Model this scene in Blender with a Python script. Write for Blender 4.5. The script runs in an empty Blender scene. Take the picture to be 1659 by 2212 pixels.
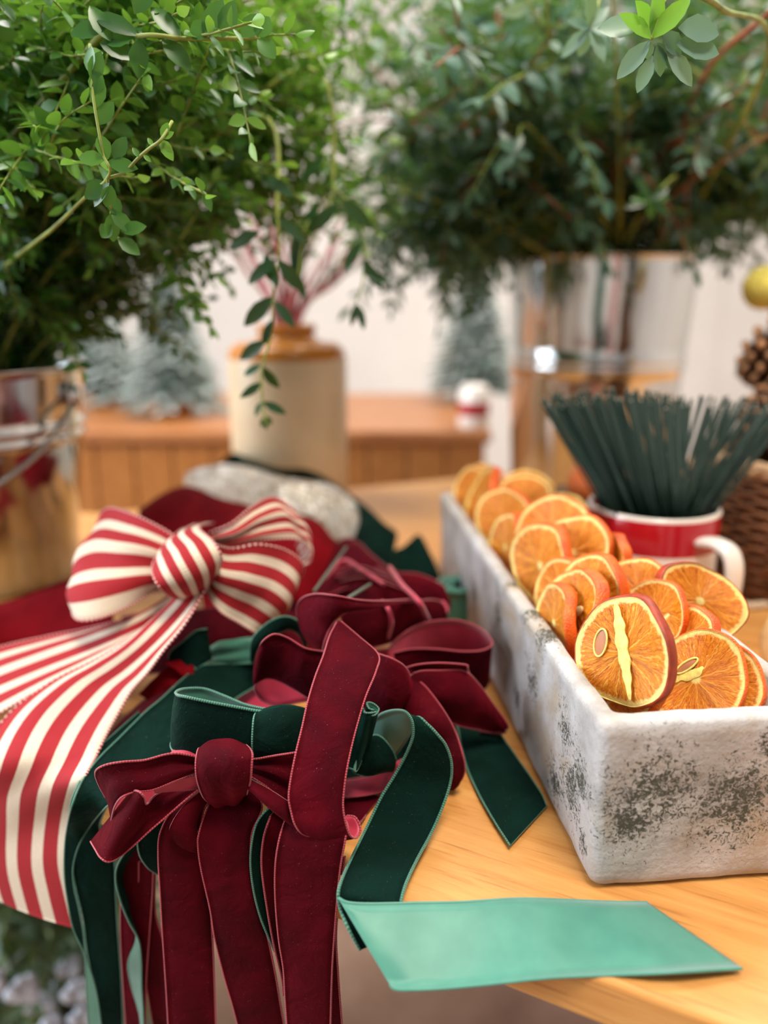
import bpy, math, random
from mathutils import Vector, Matrix, Quaternion, noise
random.seed(7)
sc = bpy.context.scene
COL = sc.collection
R = random.Random(11)
# ------------------------------------------------------------------ camera
F = 1661.0; PITCH = math.radians(15.3); H = 0.30; TZ = 0.75; CZ = TZ + H
SP, CP = math.sin(PITCH), math.cos(PITCH)
cam_d = bpy.data.cameras.new('camera'); cam = bpy.data.objects.new('camera', cam_d); COL.objects.link(cam)
cam.location = (0, 0, CZ); cam.rotation_euler = (math.radians(90) - PITCH, 0, 0)
cam_d.sensor_fit = 'VERTICAL'; cam_d.sensor_height = 36; cam_d.sensor_width = 27
cam_d.lens = 36 * F / 2212; cam_d.clip_start = 0.02; cam_d.clip_end = 50
cam_d.dof.use_dof = True; cam_d.dof.focus_distance = 0.425; cam_d.dof.aperture_fstop = 2.5
sc.camera = cam

def P(px, py, D):                      # point on the sight line at forward distance D
    v = (py - 1106) / F; u = (px - 829.5) / F
    t = D / (CP - v * SP)
    return Vector((u * t, D, CZ - (SP + v * CP) * t))
def T(px, py, z=0.0):                  # point at height z over the table top
    v = (py - 1106) / F; u = (px - 829.5) / F
    t = (H - z) / (SP + v * CP)
    return Vector((u * t, (CP - v * SP) * t, TZ + z))
def PT(px, py, k):                      # k under 0.2: height over the table; otherwise forward distance
    return T(px, py, k) if k < 0.2 else P(px, py, k)
def DZ(py, z):                         # forward distance of a row at height z over the table
    v = (py - 1106) / F
    return (H - z) / (SP + v * CP) * (CP - v * SP)

# ------------------------------------------------------------------ objects
ORG = {}
def tag(o, label=None, cat=None, group=None, kind=None):
    if label: o['label'] = label
    if cat: o['category'] = cat
    if group: o['group'] = group
    if kind: o['kind'] = kind
    return o
def thing(name, label, cat, loc, group=None):
    o = bpy.data.objects.new(name, None); COL.objects.link(o); o.location = loc
    o.empty_display_size = 0.02
    ORG[o.name] = Vector(loc)
    return tag(o, label, cat, group)
def mk(name, verts, faces, mats, parent=None, smooth=True, uvs=None, midx=None, attr=None, loc=None, label=None):
    """one mesh object; verts in world space; uvs per loop"""
    org = ORG[parent.name] if parent is not None else (Vector(loc) if loc is not None else Vector((0, 0, 0)))
    me = bpy.data.meshes.new(name)
    me.from_pydata([tuple(Vector(v) - org) for v in verts], [], faces)
    for m in (mats if isinstance(mats, (list, tuple)) else [mats]): me.materials.append(m)
    if uvs:
        l = me.uv_layers.new(name='uv')
        flat = [c for uv in uvs for c in uv]
        l.data.foreach_set('uv', flat)
    if midx: me.polygons.foreach_set('material_index', midx)
    if attr:
        a = me.attributes.new('rnd', 'FLOAT', 'FACE'); a.data.foreach_set('value', attr)
    if smooth: me.polygons.foreach_set('use_smooth', [True] * len(faces))
    me.update()
    o = bpy.data.objects.new(name, me); COL.objects.link(o)
    if parent is not None:
        o.parent = parent; ORG[o.name] = org
    else:
        o.location = org; ORG[o.name] = org
    if label: o['label'] = label
    return o
def bevel(o, w, n=2):
    m = o.modifiers.new('bevel', 'BEVEL'); m.width = w; m.segments = n; m.limit_method = 'ANGLE'; return o

class MB:
    def __init__(s): s.v = []; s.f = []; s.a = []
    def add(s, v, f, a=0.0):
        n = len(s.v); s.v += v; s.f += [tuple(i + n for i in q) for q in f]; s.a += [a] * len(f)
    def box(s, lo, hi):
        x0, y0, z0 = lo; x1, y1, z1 = hi
        s.add([Vector(p) for p in ((x0,y0,z0),(x1,y0,z0),(x1,y1,z0),(x0,y1,z0),(x0,y0,z1),(x1,y0,z1),(x1,y1,z1),(x0,y1,z1))],
              [(0,3,2,1),(4,5,6,7),(0,1,5,4),(1,2,6,5),(2,3,7,6),(3,0,4,7)])
    def tube(s, pts, r, n=8, a=0.0, caps=True, closed=False):
        pts = [Vector(p) for p in pts]; rs = r if isinstance(r, (list, tuple)) else [r] * len(pts)
        V = []; m = len(pts); up = None
        for i, p in enumerate(pts):
            if closed: d = pts[(i+1) % m] - pts[i-1]
            else: d = pts[min(i+1, m-1)] - pts[max(i-1, 0)]
            if d.length < 1e-9: d = Vector((0, 0, 1))
            d.normalize()
            if up is None:
                up = d.orthogonal().normalized()
            else:
                up = up - d * up.dot(d)
                up = up.normalized() if up.length > 1e-6 else d.orthogonal().normalized()
            b = d.cross(up)
            for k in range(n):
                c = 2 * math.pi * k / n
                V.append(p + (up * math.cos(c) + b * math.sin(c)) * rs[i])
        Fc = []
        for i in range(m if closed else m - 1):
            j = (i + 1) % m
            for k in range(n):
                Fc.append((i*n+k, i*n+(k+1) % n, j*n+(k+1) % n, j*n+k))
        if caps and not closed:
            Fc.append(tuple(range(n-1, -1, -1))); Fc.append(tuple((m-1)*n + k for k in range(n)))
        s.add(V, Fc, a)
    def ell(s, c, r, n=16, m=10, a=0.0, rot=None, fn=None):
        c = Vector(c); V = []; r = Vector(r) if not isinstance(r, (int, float)) else Vector((r, r, r))
        for i in range(m + 1):
            th = math.pi * i / m
            for k in range(n):
                ph = 2 * math.pi * k / n
                d = Vector((math.sin(th)*math.cos(ph), math.sin(th)*math.sin(ph), math.cos(th)))
                q = Vector((d.x*r.x, d.y*r.y, d.z*r.z))
                if fn: q *= fn(d)
                if rot: q = rot @ q
                V.append(c + q)
        Fc = [(i*n+k, (i+1)*n+k, (i+1)*n+(k+1) % n, i*n+(k+1) % n) for i in range(m) for k in range(n)]
        s.add(V, Fc, a)
    def lathe(s, c, prof, n=64, a=0.0, wob=None):
        c = Vector(c); V = []
        for (r, z) in prof:
            for k in range(n):
                ph = 2 * math.pi * k / n
                V.append(c + Vector((r*math.cos(ph), r*math.sin(ph), z)))
        Fc = [(i*n+k, i*n+(k+1) % n, (i+1)*n+(k+1) % n, (i+1)*n+k) for i in range(len(prof)-1) for k in range(n)]
        s.add(V, Fc, a)
    def out(s, name, mat, parent=None, smooth=True, attr=False, loc=None, label=None):
        return mk(name, s.v, s.f, mat, parent, smooth, attr=s.a if attr else None, loc=loc, label=label)

def cr(pts, n):                        # Catmull-Rom through points
    out = []
    m = len(pts)
    for i in range(m - 1):
        p0 = pts[i-1] if i > 0 else pts[0]*2 - pts[1]
        p1, p2 = pts[i], pts[i+1]
        p3 = pts[i+2] if i + 2 < m else pts[-1]*2 - pts[-2]
        for k in range(n):
            t = k / n
            out.append(0.5*((p1*2) + (p2-p0)*t + (p0*2-p1*5+p2*4-p3)*t*t + (p1*3-p0-p2*3+p3)*t*t*t))
    out.append(pts[-1].copy())
    return out

# ------------------------------------------------------------------ materials
def lin(c):
    return tuple(((x/255)/12.92 if x/255 <= 0.04045 else ((x/255+0.055)/1.055)**2.4) for x in c) + (1.0,)
class M:
    def __init__(s, name):
        s.m = bpy.data.materials.new(name); s.m.use_nodes = True
        s.t = s.m.node_tree; s.n = s.t.nodes; s.l = s.t.links
        s.b = s.n['Principled BSDF']; s.o = s.n['Material Output']
    def node(s, typ, **kw):
        x = s.n.new(typ)
        for k, v in kw.items(): setattr(x, k, v)
        return x
    def set(s, **kw):
        for k, v in kw.items():
            s.b.inputs[k.replace('_', ' ')].default_value = v
        return s
    def link(s, a, b): s.l.new(a, b)
    def co(s, kind='Object', scale=None, rot=None):
        tc = s.node('ShaderNodeTexCoord'); o = tc.outputs[kind]
        if scale or rot:
            mp = s.node('ShaderNodeMapping')
            if scale: mp.inputs['Scale'].default_value = scale
            if rot: mp.inputs['Rotation'].default_value = rot
            s.link(o, mp.inputs['Vector']); o = mp.outputs['Vector']
        return o
    def noise(s, co, scale, detail=4, rough=.5, dist=0):
        x = s.node('ShaderNodeTexNoise'); s.link(co, x.inputs['Vector'])
        x.inputs['Scale'].default_value = scale; x.inputs['Detail'].default_value = detail
        x.inputs['Roughness'].default_value = rough; x.inputs['Distortion'].default_value = dist
        return x.outputs['Fac']
    def ramp(s, fac, stops, interp='LINEAR'):
        x = s.node('ShaderNodeValToRGB'); s.link(fac, x.inputs['Fac']); cr_ = x.color_ramp; cr_.interpolation = interp
        while len(cr_.elements) < len(stops): cr_.elements.new(0.5)
        for e, (p, c) in zip(cr_.elements, stops):
            e.position = p; e.color = lin(c) if len(c) == 3 else c
        return x.outputs['Color']
    def math(s, op, a, b=None, c=None, clamp=False):
        x = s.node('ShaderNodeMath', operation=op); x.use_clamp = clamp
        for i, q in enumerate((a, b, c)):
            if q is None: continue
            if isinstance(q, (int, float)): x.inputs[i].default_value = q
            else: s.link(q, x.inputs[i])
        return x.outputs[0]
    def mix(s, fac, a, b, blend='MIX'):
        x = s.node('ShaderNodeMix', data_type='RGBA', blend_type=blend)
        for i, q in ((0, fac), (6, a), (7, b)):
            if isinstance(q, (int, float)): x.inputs[i].default_value = q
            elif isinstance(q, tuple): x.inputs[i].default_value = lin(q) if len(q) == 3 else q
            else: s.link(q, x.inputs[i])
        return x.outputs[2]
    def bump(s, h, strength=.3, dist=.001):
        x = s.node('ShaderNodeBump'); x.inputs['Strength'].default_value = strength; x.inputs['Distance'].default_value = dist
        s.link(h, x.inputs['Height']); s.link(x.outputs['Normal'], s.b.inputs['Normal']); return s
    def color(s, c):
        if isinstance(c, tuple): s.b.inputs['Base Color'].default_value = lin(c)
        else: s.link(c, s.b.inputs['Base Color'])
        return s
    def sep(s, co):
        x = s.node('ShaderNodeSeparateXYZ'); s.link(co, x.inputs[0]); return x.outputs

def velvet(name, dark, mid, tint, sheen=0.7, srough=.35):
    m = M(name); co = m.co('Object')
    n1 = m.noise(co, 24, 3, .5, .6); n2 = m.noise(co, 1400, 2, .6)
    f = m.math('ADD', m.math('MULTIPLY', n1, .8), m.math('MULTIPLY', n2, .25))
    c = m.ramp(f, [(.28, dark), (.74, mid)])
    dust = m.math('GREATER_THAN', m.noise(co, 1500, 1, .5), .775)
    c = m.mix(m.math('MULTIPLY', dust, .35), c, (190, 150, 150))
    m.color(c); m.set(Roughness=.85, Sheen_Weight=sheen, Sheen_Roughness=srough)
    m.b.inputs['Sheen Tint'].default_value = lin(tint); m.b.inputs['Specular IOR Level'].default_value = .08
    m.bump(m.math('ADD', m.math('MULTIPLY', n2, .12), m.noise(co, 60, 3, .5, .8)), .55, .004)
    return m.m
def satin(name, c1, c2, rough=.42):
    m = M(name); co = m.co('Object')
    uv = m.co('UV', (1, 1, 1)); w = m.node('ShaderNodeTexWave'); m.link(m.co('UV', (1, .04, 1)), w.inputs['Vector'])
    w.inputs['Scale'].default_value = 1200; w.bands_direction = 'DIAGONAL'
    m.color(m.ramp(m.noise(co, 60, 3), [(.3, c1), (.7, c2)]))
    m.set(Roughness=rough, Sheen_Weight=.3); m.b.inputs['Specular IOR Level'].default_value = .4
    m.bump(w.outputs['Fac'], .12, .0003)
    return m.m
def cord(name, c1, c2):
    m = M(name); w = m.node('ShaderNodeTexWave'); m.link(m.co('UV', (1, 0.0, 1)), w.inputs['Vector'])
    w.inputs['Scale'].default_value = 230
    m.color(m.ramp(w.outputs['Fac'], [(.2, c1), (.8, c2)])); m.set(Roughness=.55, Sheen_Weight=.3)
    m.bump(w.outputs['Fac'], .5, .0006); return m.m
def plain(name, c, rough=.5, metal=0, spec=.5, var=0, scale=40):
    m = M(name)
    if var:
        co = m.co('Object')
        a = tuple(max(0, int(x*(1-var))) for x in c); b = tuple(min(255, int(x*(1+var))) for x in c)
        m.color(m.ramp(m.noise(co, scale, 5), [(.3, a), (.7, b)]))
    else: m.color(c)
    m.set(Roughness=rough, Metallic=metal); m.b.inputs['Specular IOR Level'].default_value = spec
    return m.m

V_BUR = velvet('burgundy velvet', (40, 1, 8), (92, 4, 20), (170, 20, 44), .32)
V_RED = velvet('red velvet', (90, 2, 10), (126, 5, 18), (190, 30, 40), .3)
V_GRN = velvet('green velvet', (2, 18, 14), (6, 38, 31), (60, 125, 100), .36)
S_BUR = satin('burgundy satin', (172, 38, 64), (192, 50, 78))
S_MAG = satin('magenta satin', (160, 30, 62), (178, 40, 72))
S_RED = satin('red satin', (170, 16, 26), (196, 24, 36))
S_GRN = satin('teal satin', (66, 130, 112), (78, 142, 122))
S_SAGE = satin('sage satin', (46, 100, 82), (58, 118, 98))
C_BUR = cord('burgundy edge', (140, 26, 42), (182, 52, 70))
C_GRN = cord('green edge', (38, 96, 78), (66, 132, 108))

def striped():
    m = M('red and cream stripe'); uv = m.co('UV'); xyz = m.sep(uv)
    co = m.co('Object')
    s_ = m.math('FRACT', m.math('ADD', m.math('MULTIPLY', xyz[1], 4.0), m.math('MULTIPLY', m.noise(co, 900, 2), .02)))
    f = m.math('GREATER_THAN', s_, .56)
    weave = m.noise(co, 1800, 2)
    cream = m.ramp(weave, [(.3, (206, 188, 164)), (.7, (226, 212, 192))])
    red = m.ramp(weave, [(.3, (146, 14, 24)), (.7, (170, 24, 34))])
    m.color(m.mix(f, red, cream)); m.set(Roughness=.85)
    w = m.node('ShaderNodeTexWave'); m.link(m.co('UV', (1, 0, 1)), w.inputs['Vector']); w.inputs['Scale'].default_value = 260
    m.bump(m.math('ADD', w.outputs['Fac'], weave), .3, .0006)
    return m.m
STRIPE = striped()
def picot():
    m = M('picot edge'); w = m.node('ShaderNodeTexWave'); m.link(m.co('UV', (1, 0, 1)), w.inputs['Vector'])
    w.inputs['Scale'].default_value = 95
    m.color(m.ramp(w.outputs['Fac'], [(.6, (160, 26, 36)), (.7, (226, 196, 186))])); m.set(Roughness=.7); return m.m
PICOT = picot()

def wood(name, light, mid, dark, ang=0, scale=1.0, rough=.38):
    m = M(name); co = m.co('Object', rot=(0, 0, ang)); 
    mp = m.node('ShaderNodeMapping'); mp.inputs['Scale'].default_value = (1.2*scale, 14*scale, 14*scale); m.link(co, mp.inputs['Vector'])
    v = mp.outputs['Vector']
    n1 = m.noise(v, 3.2, 6, .62, 1.6); n2 = m.noise(v, 26, 3, .6, .4)
    f = m.math('ADD', m.math('MULTIPLY', n1, .75), m.math('MULTIPLY', n2, .28))
    c = m.ramp(f, [(.30, dark), (.46, mid), (.66, light)])
    mp2 = m.node('ShaderNodeMapping'); mp2.inputs['Scale'].default_value = (3*scale, 60*scale, 60*scale); m.link(co, mp2.inputs['Vector'])
    fine = m.ramp(m.noise(mp2.outputs['Vector'], 6, 2, .5), [(.28, (170, 112, 60)), (.40, (255, 255, 255))])
    c = m.mix(.45, c, fine, 'MULTIPLY')
    m.color(c); m.set(Roughness=rough); m.b.inputs['Specular IOR Level'].default_value = .45
    m.bump(f, .08, .001)
    return m.m
EDGE_ANG = math.atan2(-0.5, 1)
W_TABLE = wood('honey table wood', (214, 156, 88), (200, 138, 72), (172, 108, 50), -EDGE_ANG)
W_TABLE_E = wood('table edge wood', (206, 146, 80), (180, 118, 60), (150, 92, 46), -EDGE_ANG)
W_CNT = wood('counter boards', (180, 120, 62), (160, 100, 48), (128, 76, 34), math.pi/2)
W_CNT_T = wood('counter top wood', (176, 118, 72), (158, 100, 58), (132, 80, 44))
W_PALE = wood('pale wood', (236, 200, 150), (222, 182, 130), (200, 158, 104), 1.2, 3)

def concrete():
    m = M('lime washed concrete'); co = m.co('Object')
    base = m.ramp(m.noise(co, 26, 6, .6), [(.3, (148, 142, 138)), (.5, (184, 179, 176)), (.7, (204, 201, 202))])
    tan = m.math('MULTIPLY', m.math('SUBTRACT', m.noise(co, 18, 5, .7, .8), .50, clamp=True), 4, clamp=True)
    base = m.mix(tan, base, (176, 156, 130))
    # worn dark patches: places of their own on the trough, broken up by fine noise
    blobs = [((.030, -.002, .060), .048), ((.072, -.002, .052), .050), ((.108, -.002, .056), .050), ((.018, -.002, .040), .032), ((.09, -.002, .082), .024),
             ((0, .022, .052), .026), ((0, .036, .040), .036), ((0, .048, .068), .030), ((0, .064, .022), .026), ((0, .014, .02), .014), ((0, .12, .062), .026), ((.004, .10, .1), .026), ((.004, .135, .1), .024),
             ((0, .21, .07), .030), ((.004, .19, .10), .014), ((0, .30, .05), .03), ((0, .15, .03), .02)]
    acc = None
    for (c, r) in blobs:
        d = m.node('ShaderNodeVectorMath', operation='DISTANCE'); m.link(co, d.inputs[0]); d.inputs[1].default_value = c
        v = m.math('SUBTRACT', 1.0, m.math('DIVIDE', d.outputs['Value'], r), clamp=True)
        acc = v if acc is None else m.math('MAXIMUM', acc, v)
    n = m.noise(co, 340, 6, .72, 1.2)
    n0 = m.noise(co, 60, 4, .6, .5)
    f = m.math('ADD', m.math('MULTIPLY', acc, .34), m.math('ADD', m.math('MULTIPLY', n, 1.3), m.math('MULTIPLY', n0, .35)))
    dark = m.math('MULTIPLY', m.math('SUBTRACT', f, 1.045, clamp=True), 12, clamp=True)
    c = m.mix(dark, base, (82, 82, 72))
    m.color(c); m.set(Roughness=.85); m.b.inputs['Specular IOR Level'].default_value = .2
    m.bump(m.math('ADD', m.noise(co, 300, 5, .6), m.math('MULTIPLY', dark, -.3)), .6, .0014)
    return m.m
CONC = concrete()

def flesh_mat(name, seedish):
    m = M(name); co = m.co('UV'); xyz = m.sep(co)       # uv: local disc coordinates -1..1
    cc = m.node('ShaderNodeCombineXYZ'); m.link(xyz[0], cc.inputs[0]); m.link(xyz[1], cc.inputs[1])
    ob = m.co('Object')
    wob = m.noise(ob, 160, 3, .5)
    x, y = xyz[0], xyz[1]
    r = m.math('SQRT', m.math('ADD', m.math('MULTIPLY', x, x), m.math('MULTIPLY', y, y)))
    ang = m.math('ARCTAN2', y, x)
    a = m.math('ADD', m.math('MULTIPLY', ang, 10/(2*math.pi)), m.math('MULTIPLY', wob, .55))
    tri = m.math('ABSOLUTE', m.math('SUBTRACT', m.math('FRACT', a), .5))      # 0 in the membrane
    line = m.math('SUBTRACT', 1, m.math('DIVIDE', tri, m.math('DIVIDE', .030, m.math('ADD', r, .06))), clamp=True)
    core = m.math('SUBTRACT', 1, m.math('DIVIDE', r, .12), clamp=True)
    core = m.math('MULTIPLY', core, 2.5, clamp=True)
    # juice vesicles radiating
    pol = m.node('ShaderNodeCombineXYZ'); m.link(m.math('MULTIPLY', ang, 9), pol.inputs[0]); m.link(m.math('MULTIPLY', r, 2.2), pol.inputs[1]); m.link(m.math('MULTIPLY', wob, 1.5), pol.inputs[2])
    ves = m.noise(pol.outputs[0], 2.2, 5, .65, .8)
    fl = m.ramp(ves, [(.25, (138, 58, 3)), (.42, (204, 106, 6)), (.58, (230, 142, 20)), (.78, (248, 196, 84))])
    pithw = m.math('ADD', r, m.math('MULTIPLY', m.math('SUBTRACT', m.noise(ob, 350, 2), .5), .14))
    pith = m.math('MULTIPLY', m.math('SUBTRACT', pithw, .845, clamp=True), 22, clamp=True)
    c = m.mix(m.math('MULTIPLY', line, .65), fl, (246, 196, 92))
    c = m.mix(core, c, (250, 226, 140))
    c = m.mix(pith, c, (250, 216, 132))
    m.color(c); m.set(Roughness=.36); m.b.inputs['Specular IOR Level'].default_value = .55
    m.b.inputs['Subsurface Weight'].default_value = .12; m.b.inputs['Subsurface Radius'].default_value = (.006, .003, .001)
    m.b.inputs['Subsurface Scale'].default_value = 1.0
    m.bump(m.math('ADD', ves, m.math('MULTIPLY', m.noise(ob, 500, 3), .5)), .5, .0022)
    return m.m
FLESH = flesh_mat('dried orange flesh', 0)
def peel():
    m = M('orange peel'); ob = m.co('Object')
    c = m.ramp(m.noise(ob, 90, 4), [(.3, (196, 70, 14)), (.55, (226, 96, 20)), (.75, (238, 122, 34))])
    v = m.node('ShaderNodeTexVoronoi'); m.link(ob, v.inputs['Vector']); v.inputs['Scale'].default_value = 900
    m.color(c); m.set(Roughness=.45); m.bump(v.outputs['Distance'], .5, .0008); return m.m
PEEL = peel()
PEEL_D = plain('browned orange peel', (150, 52, 24), .5, var=.2, scale=120)
PITH = plain('dried pith', (246, 216, 122), .55, var=.14, scale=300)
SEED = plain('orange seed', (232, 206, 150), .4, var=.08)
CAVITY = plain('seed hollow', (186, 122, 84), .5, var=.15)

def leafmat(name, stops, rough=.35, trans=.3):
    m = M(name); a = m.node('ShaderNodeAttribute', attribute_name='rnd'); a.attribute_type = 'GEOMETRY'
    c = m.ramp(a.outputs['Fac'], stops)
    m.color(c); m.set(Roughness=rough)
    tr = m.node('ShaderNodeBsdfTranslucent'); m.link(m.mix(.5, c, (150, 200, 60)), tr.inputs['Color'])
    mx = m.node('ShaderNodeMixShader'); mx.inputs[0].default_value = trans
    m.link(m.b.outputs[0], mx.inputs[1]); m.link(tr.outputs[0], mx.inputs[2]); m.link(mx.outputs[0], m.o.inputs['Surface'])
    return m.m
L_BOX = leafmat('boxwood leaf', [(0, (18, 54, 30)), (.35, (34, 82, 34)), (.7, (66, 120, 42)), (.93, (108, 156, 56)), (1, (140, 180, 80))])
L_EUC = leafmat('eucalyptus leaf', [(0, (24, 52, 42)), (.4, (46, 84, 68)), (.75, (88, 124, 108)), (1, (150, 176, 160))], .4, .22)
L_TIP = leafmat('young leaf', [(0, (84, 140, 36)), (1, (124, 180, 56))], .4, .4)
L_SIL = leafmat('silvery leaf', [(0, (84, 118, 106)), (1, (128, 156, 140))], .4, .25)
L_DARK = leafmat('hanging leaf', [(0, (18, 50, 34)), (.6, (30, 76, 42)), (1, (70, 120, 52))], .35, .2)
L_FLOOR = leafmat('floor foliage leaf', [(0, (34, 50, 30)), (.5, (84, 100, 56)), (.8, (110, 140, 126)), (1, (170, 176, 110))], .5, .2)
STEM_G = plain('green stem', (128, 142, 62), .55, var=.2)
STEM_B = plain('brown stem', (120, 92, 58), .6, var=.2)
STEM_R = plain('reddish stem', (150, 84, 60), .55, var=.2)
TWIG_R = plain('red twig bark', (172, 92, 96), .5, var=.15)
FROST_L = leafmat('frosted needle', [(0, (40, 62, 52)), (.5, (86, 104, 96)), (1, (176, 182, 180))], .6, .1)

def metal():
    m = M('polished galvanised metal'); co = m.co('Object', (1, 1, .05))
    m.color(m.ramp(m.noise(co, 60, 3), [(.3, (196, 196, 194)), (.7, (226, 226, 224))]))
    m.set(Metallic=1.0, Roughness=.13); m.bump(m.noise(m.co('Object'), 9, 2), .25, .01); return m.m
METAL = metal()
WIRE_METAL = plain('wire metal', (190, 190, 188), .3, metal=1)
WALL = plain('white wall', (226, 219, 212), .9, spec=.2, var=.02, scale=3)
STONE_C = plain('cream stoneware', (216, 196, 162), .35, var=.05, scale=12)
STONE_T = plain('amber stoneware glaze', (186, 118, 46), .2, var=.15, scale=12)
WHITE_GL = plain('white glaze', (232, 222, 212), .18, spec=.6)
RED_GL = plain('red glaze', (164, 12, 26), .2, spec=.6)
WIRE_G = plain('green coated wire', (12, 34, 26), .5, spec=.2, var=.25, scale=90)
WIRE_END = plain('cut wire end', (150, 140, 125), .4, metal=.5)
WICKER = plain('brown wicker', (104, 66, 40), .7, var=.35, scale=120)
WICKER_L = plain('beige rope rim', (196, 160, 124), .8, var=.2, scale=200)
CONE_M = plain('pine cone scale', (84, 48, 26), .6, var=.3, scale=80)
CONE_T = plain('pine cone tip', (156, 112, 76), .7, var=.2)
ROPE = plain('jute rope', (206, 184, 156), .9, var=.15, scale=400)
YEL = plain('yellow flower', (214, 196, 92), .8, var=.2, scale=200)
BLOSSOM = plain('white blossom', (196, 202, 214), .8, var=.1)

def sequin():
    m = M('sequinned silver fabric'); co = m.co('UV', (1, .09, 1))
    v = m.node('ShaderNodeTexVoronoi'); m.link(co, v.inputs['Vector']); v.inputs['Scale'].default_value = 170
    m.color(m.ramp(v.outputs['Color'], [(0, (170, 150, 124)), (.5, (214, 204, 190)), (1, (240, 238, 236))]))
    m.set(Metallic=.75, Roughness=.28)
    nm = m.node('ShaderNodeBump'); nm.inputs['Strength'].default_value = 1; nm.inputs['Distance'].default_value = .004
    m.link(v.outputs['Distance'], nm.inputs['Height']); m.link(nm.outputs[0], m.b.inputs['Normal']); return m.m
SEQ = sequin()
FLOORM = M('brown stone floor'); _c = FLOORM.co('Object')
FLOORM.color(FLOORM.ramp(FLOORM.noise(_c, 3.5, 5, .6), [(.3, (122, 92, 74)), (.5, (158, 128, 108)), (.7, (186, 160, 142))])); FLOORM.set(Roughness=.6)
FLOORM = FLOORM.m

# ------------------------------------------------------------------ ribbon builder
def ribbon(name, secs, parent, mats, flip=False, px=True, n=10, m=8, bulge=0.0, pleat=None, trim=None, thick=.0007, seed=0,
           trim_r=.0006, label=None, edges='LR', wave=0.0, flute=0.0):
    """secs: (Lx,Ly,LD,Rx,Ry,RD) or (Lvec,Rvec); front side carries mats[0], back mats[1]"""
    L = []; Rr = []
    for s in secs:
        if len(s) == 6: L.append(PT(s[0], s[1], s[2])); Rr.append(PT(s[3], s[4], s[5]))
        else: L.append(Vector(s[0])); Rr.append(Vector(s[1]))
    Lc = cr(L, n); Rc = cr(Rr, n); N = len(Lc)
    rows = []; 
    length = 0; us = []
    for i in range(N):
        if i: length += ((Lc[i]-Lc[i-1]).length + (Rc[i]-Rc[i-1]).length) * .5
        us.append(length)
    grid = []
    rr = random.Random(seed)
    ph = rr.random() * 6
    for i in range(N):
        ac = Rc[i] - Lc[i]
        al = ((Lc[min(i+1, N-1)] + Rc[min(i+1, N-1)]) - (Lc[max(i-1, 0)] + Rc[max(i-1, 0)]))
        nn = al.cross(ac); nn = nn.normalized() if nn.length > 1e-9 else Vector((0, -1, 0))
        if flip: nn = -nn
        row = []
        for j in range(m + 1):
            v = j / m
            p = Lc[i].lerp(Rc[i], v)
            d = bulge * 4 * v * (1 - v)
            if pleat:
                amp, cnt, fade = pleat                       # fade: +1 strongest at the start, -1 at the end
                k = us[i] / max(length, 1e-6)
                k = (1 - k) if fade > 0 else k
                d += amp * k * math.sin(v * cnt * 2 * math.pi + ph)
            if wave: d += wave * math.sin(us[i] * 90 + ph) * math.sin(math.pi * v + .4)
            if flute: d += flute * math.sin(us[i] * 60 + v * 2.5 + ph)
            row.append(p + nn * d)
        grid.append((row, nn))
    V = []; Fc = []; mi = []; uv = []
    for side in (0, 1):
        for (row, nn) in grid:
            for p in row: V.append(p + nn * (thick * .5 if side == 0 else -thick * .5))
    off = N * (m + 1)
    def idx(i, j, s): return s * off + i * (m + 1) + j
    def addq(q, mm, uvq): Fc.append(q); mi.append(mm); uv.extend(uvq)
    for i in range(N - 1):
        for j in range(m):
            a = (idx(i, j, 0), idx(i, j+1, 0), idx(i+1, j+1, 0), idx(i+1, j, 0))
            u4 = [(us[i], j/m), (us[i], (j+1)/m), (us[i+1], (j+1)/m), (us[i+1], j/m)]
            addq(a if flip else a[::-1], 0, u4 if flip else u4[::-1])
            b = (idx(i, j, 1), idx(i, j+1, 1), idx(i+1, j+1, 1), idx(i+1, j, 1))
            addq(b[::-1] if flip else b, 1, u4[::-1] if flip else u4)
    for i in range(N - 1):
        for j in (0, m):
            q = (idx(i, j, 0), idx(i+1, j, 0), idx(i+1, j, 1), idx(i, j, 1)); addq(q, 1, [(us[i], j/m)] * 4)
    for i in (0, N - 1):
        for j in range(m):
            q = (idx(i, j, 0), idx(i, j+1, 0), idx(i, j+1, 1), idx(i, j, 1)); addq(q, 1, [(us[i], j/m)] * 4)
    o = mk(name, V, Fc, mats, parent, True, uvs=uv, midx=mi, label=label)
    if trim:
        for e in edges:
            pts = [g[0][0 if e == 'L' else -1] for g in grid]
            tr_mesh(pts, us, trim, o, trim_r)
    return o
def tr_mesh(pts, us, mat, parent, r, name='selvage', k=6):
    V = []; Fc = []; uv = []; up = None; m = len(pts)
    for i, p in enumerate(pts):
        d = (pts[min(i+1, m-1)] - pts[max(i-1, 0)]); d = d.normalized() if d.length > 1e-9 else Vector((0, 0, 1))
        up = d.orthogonal().normalized() if up is None else (up - d*up.dot(d))
        up = up.normalized() if up.length > 1e-6 else d.orthogonal().normalized()
        b = d.cross(up)
        for q in range(k):
            c = 2*math.pi*q/k; V.append(p + (up*math.cos(c) + b*math.sin(c)) * r)
    for i in range(m-1):
        for q in range(k):
            Fc.append((i*k+q, i*k+(q+1) % k, (i+1)*k+(q+1) % k, (i+1)*k+q)); uv += [(us[i], 0), (us[i], 0), (us[i+1], 0), (us[i+1], 0)]
    return mk(name, V, Fc, mat, parent, True, uvs=uv)
BUR = dict(mats=[V_BUR, S_BUR], trim=C_BUR)
GRN = dict(mats=[V_GRN, S_GRN], trim=C_GRN)
GRS = dict(mats=[V_GRN, S_SAGE], trim=C_GRN)

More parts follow.
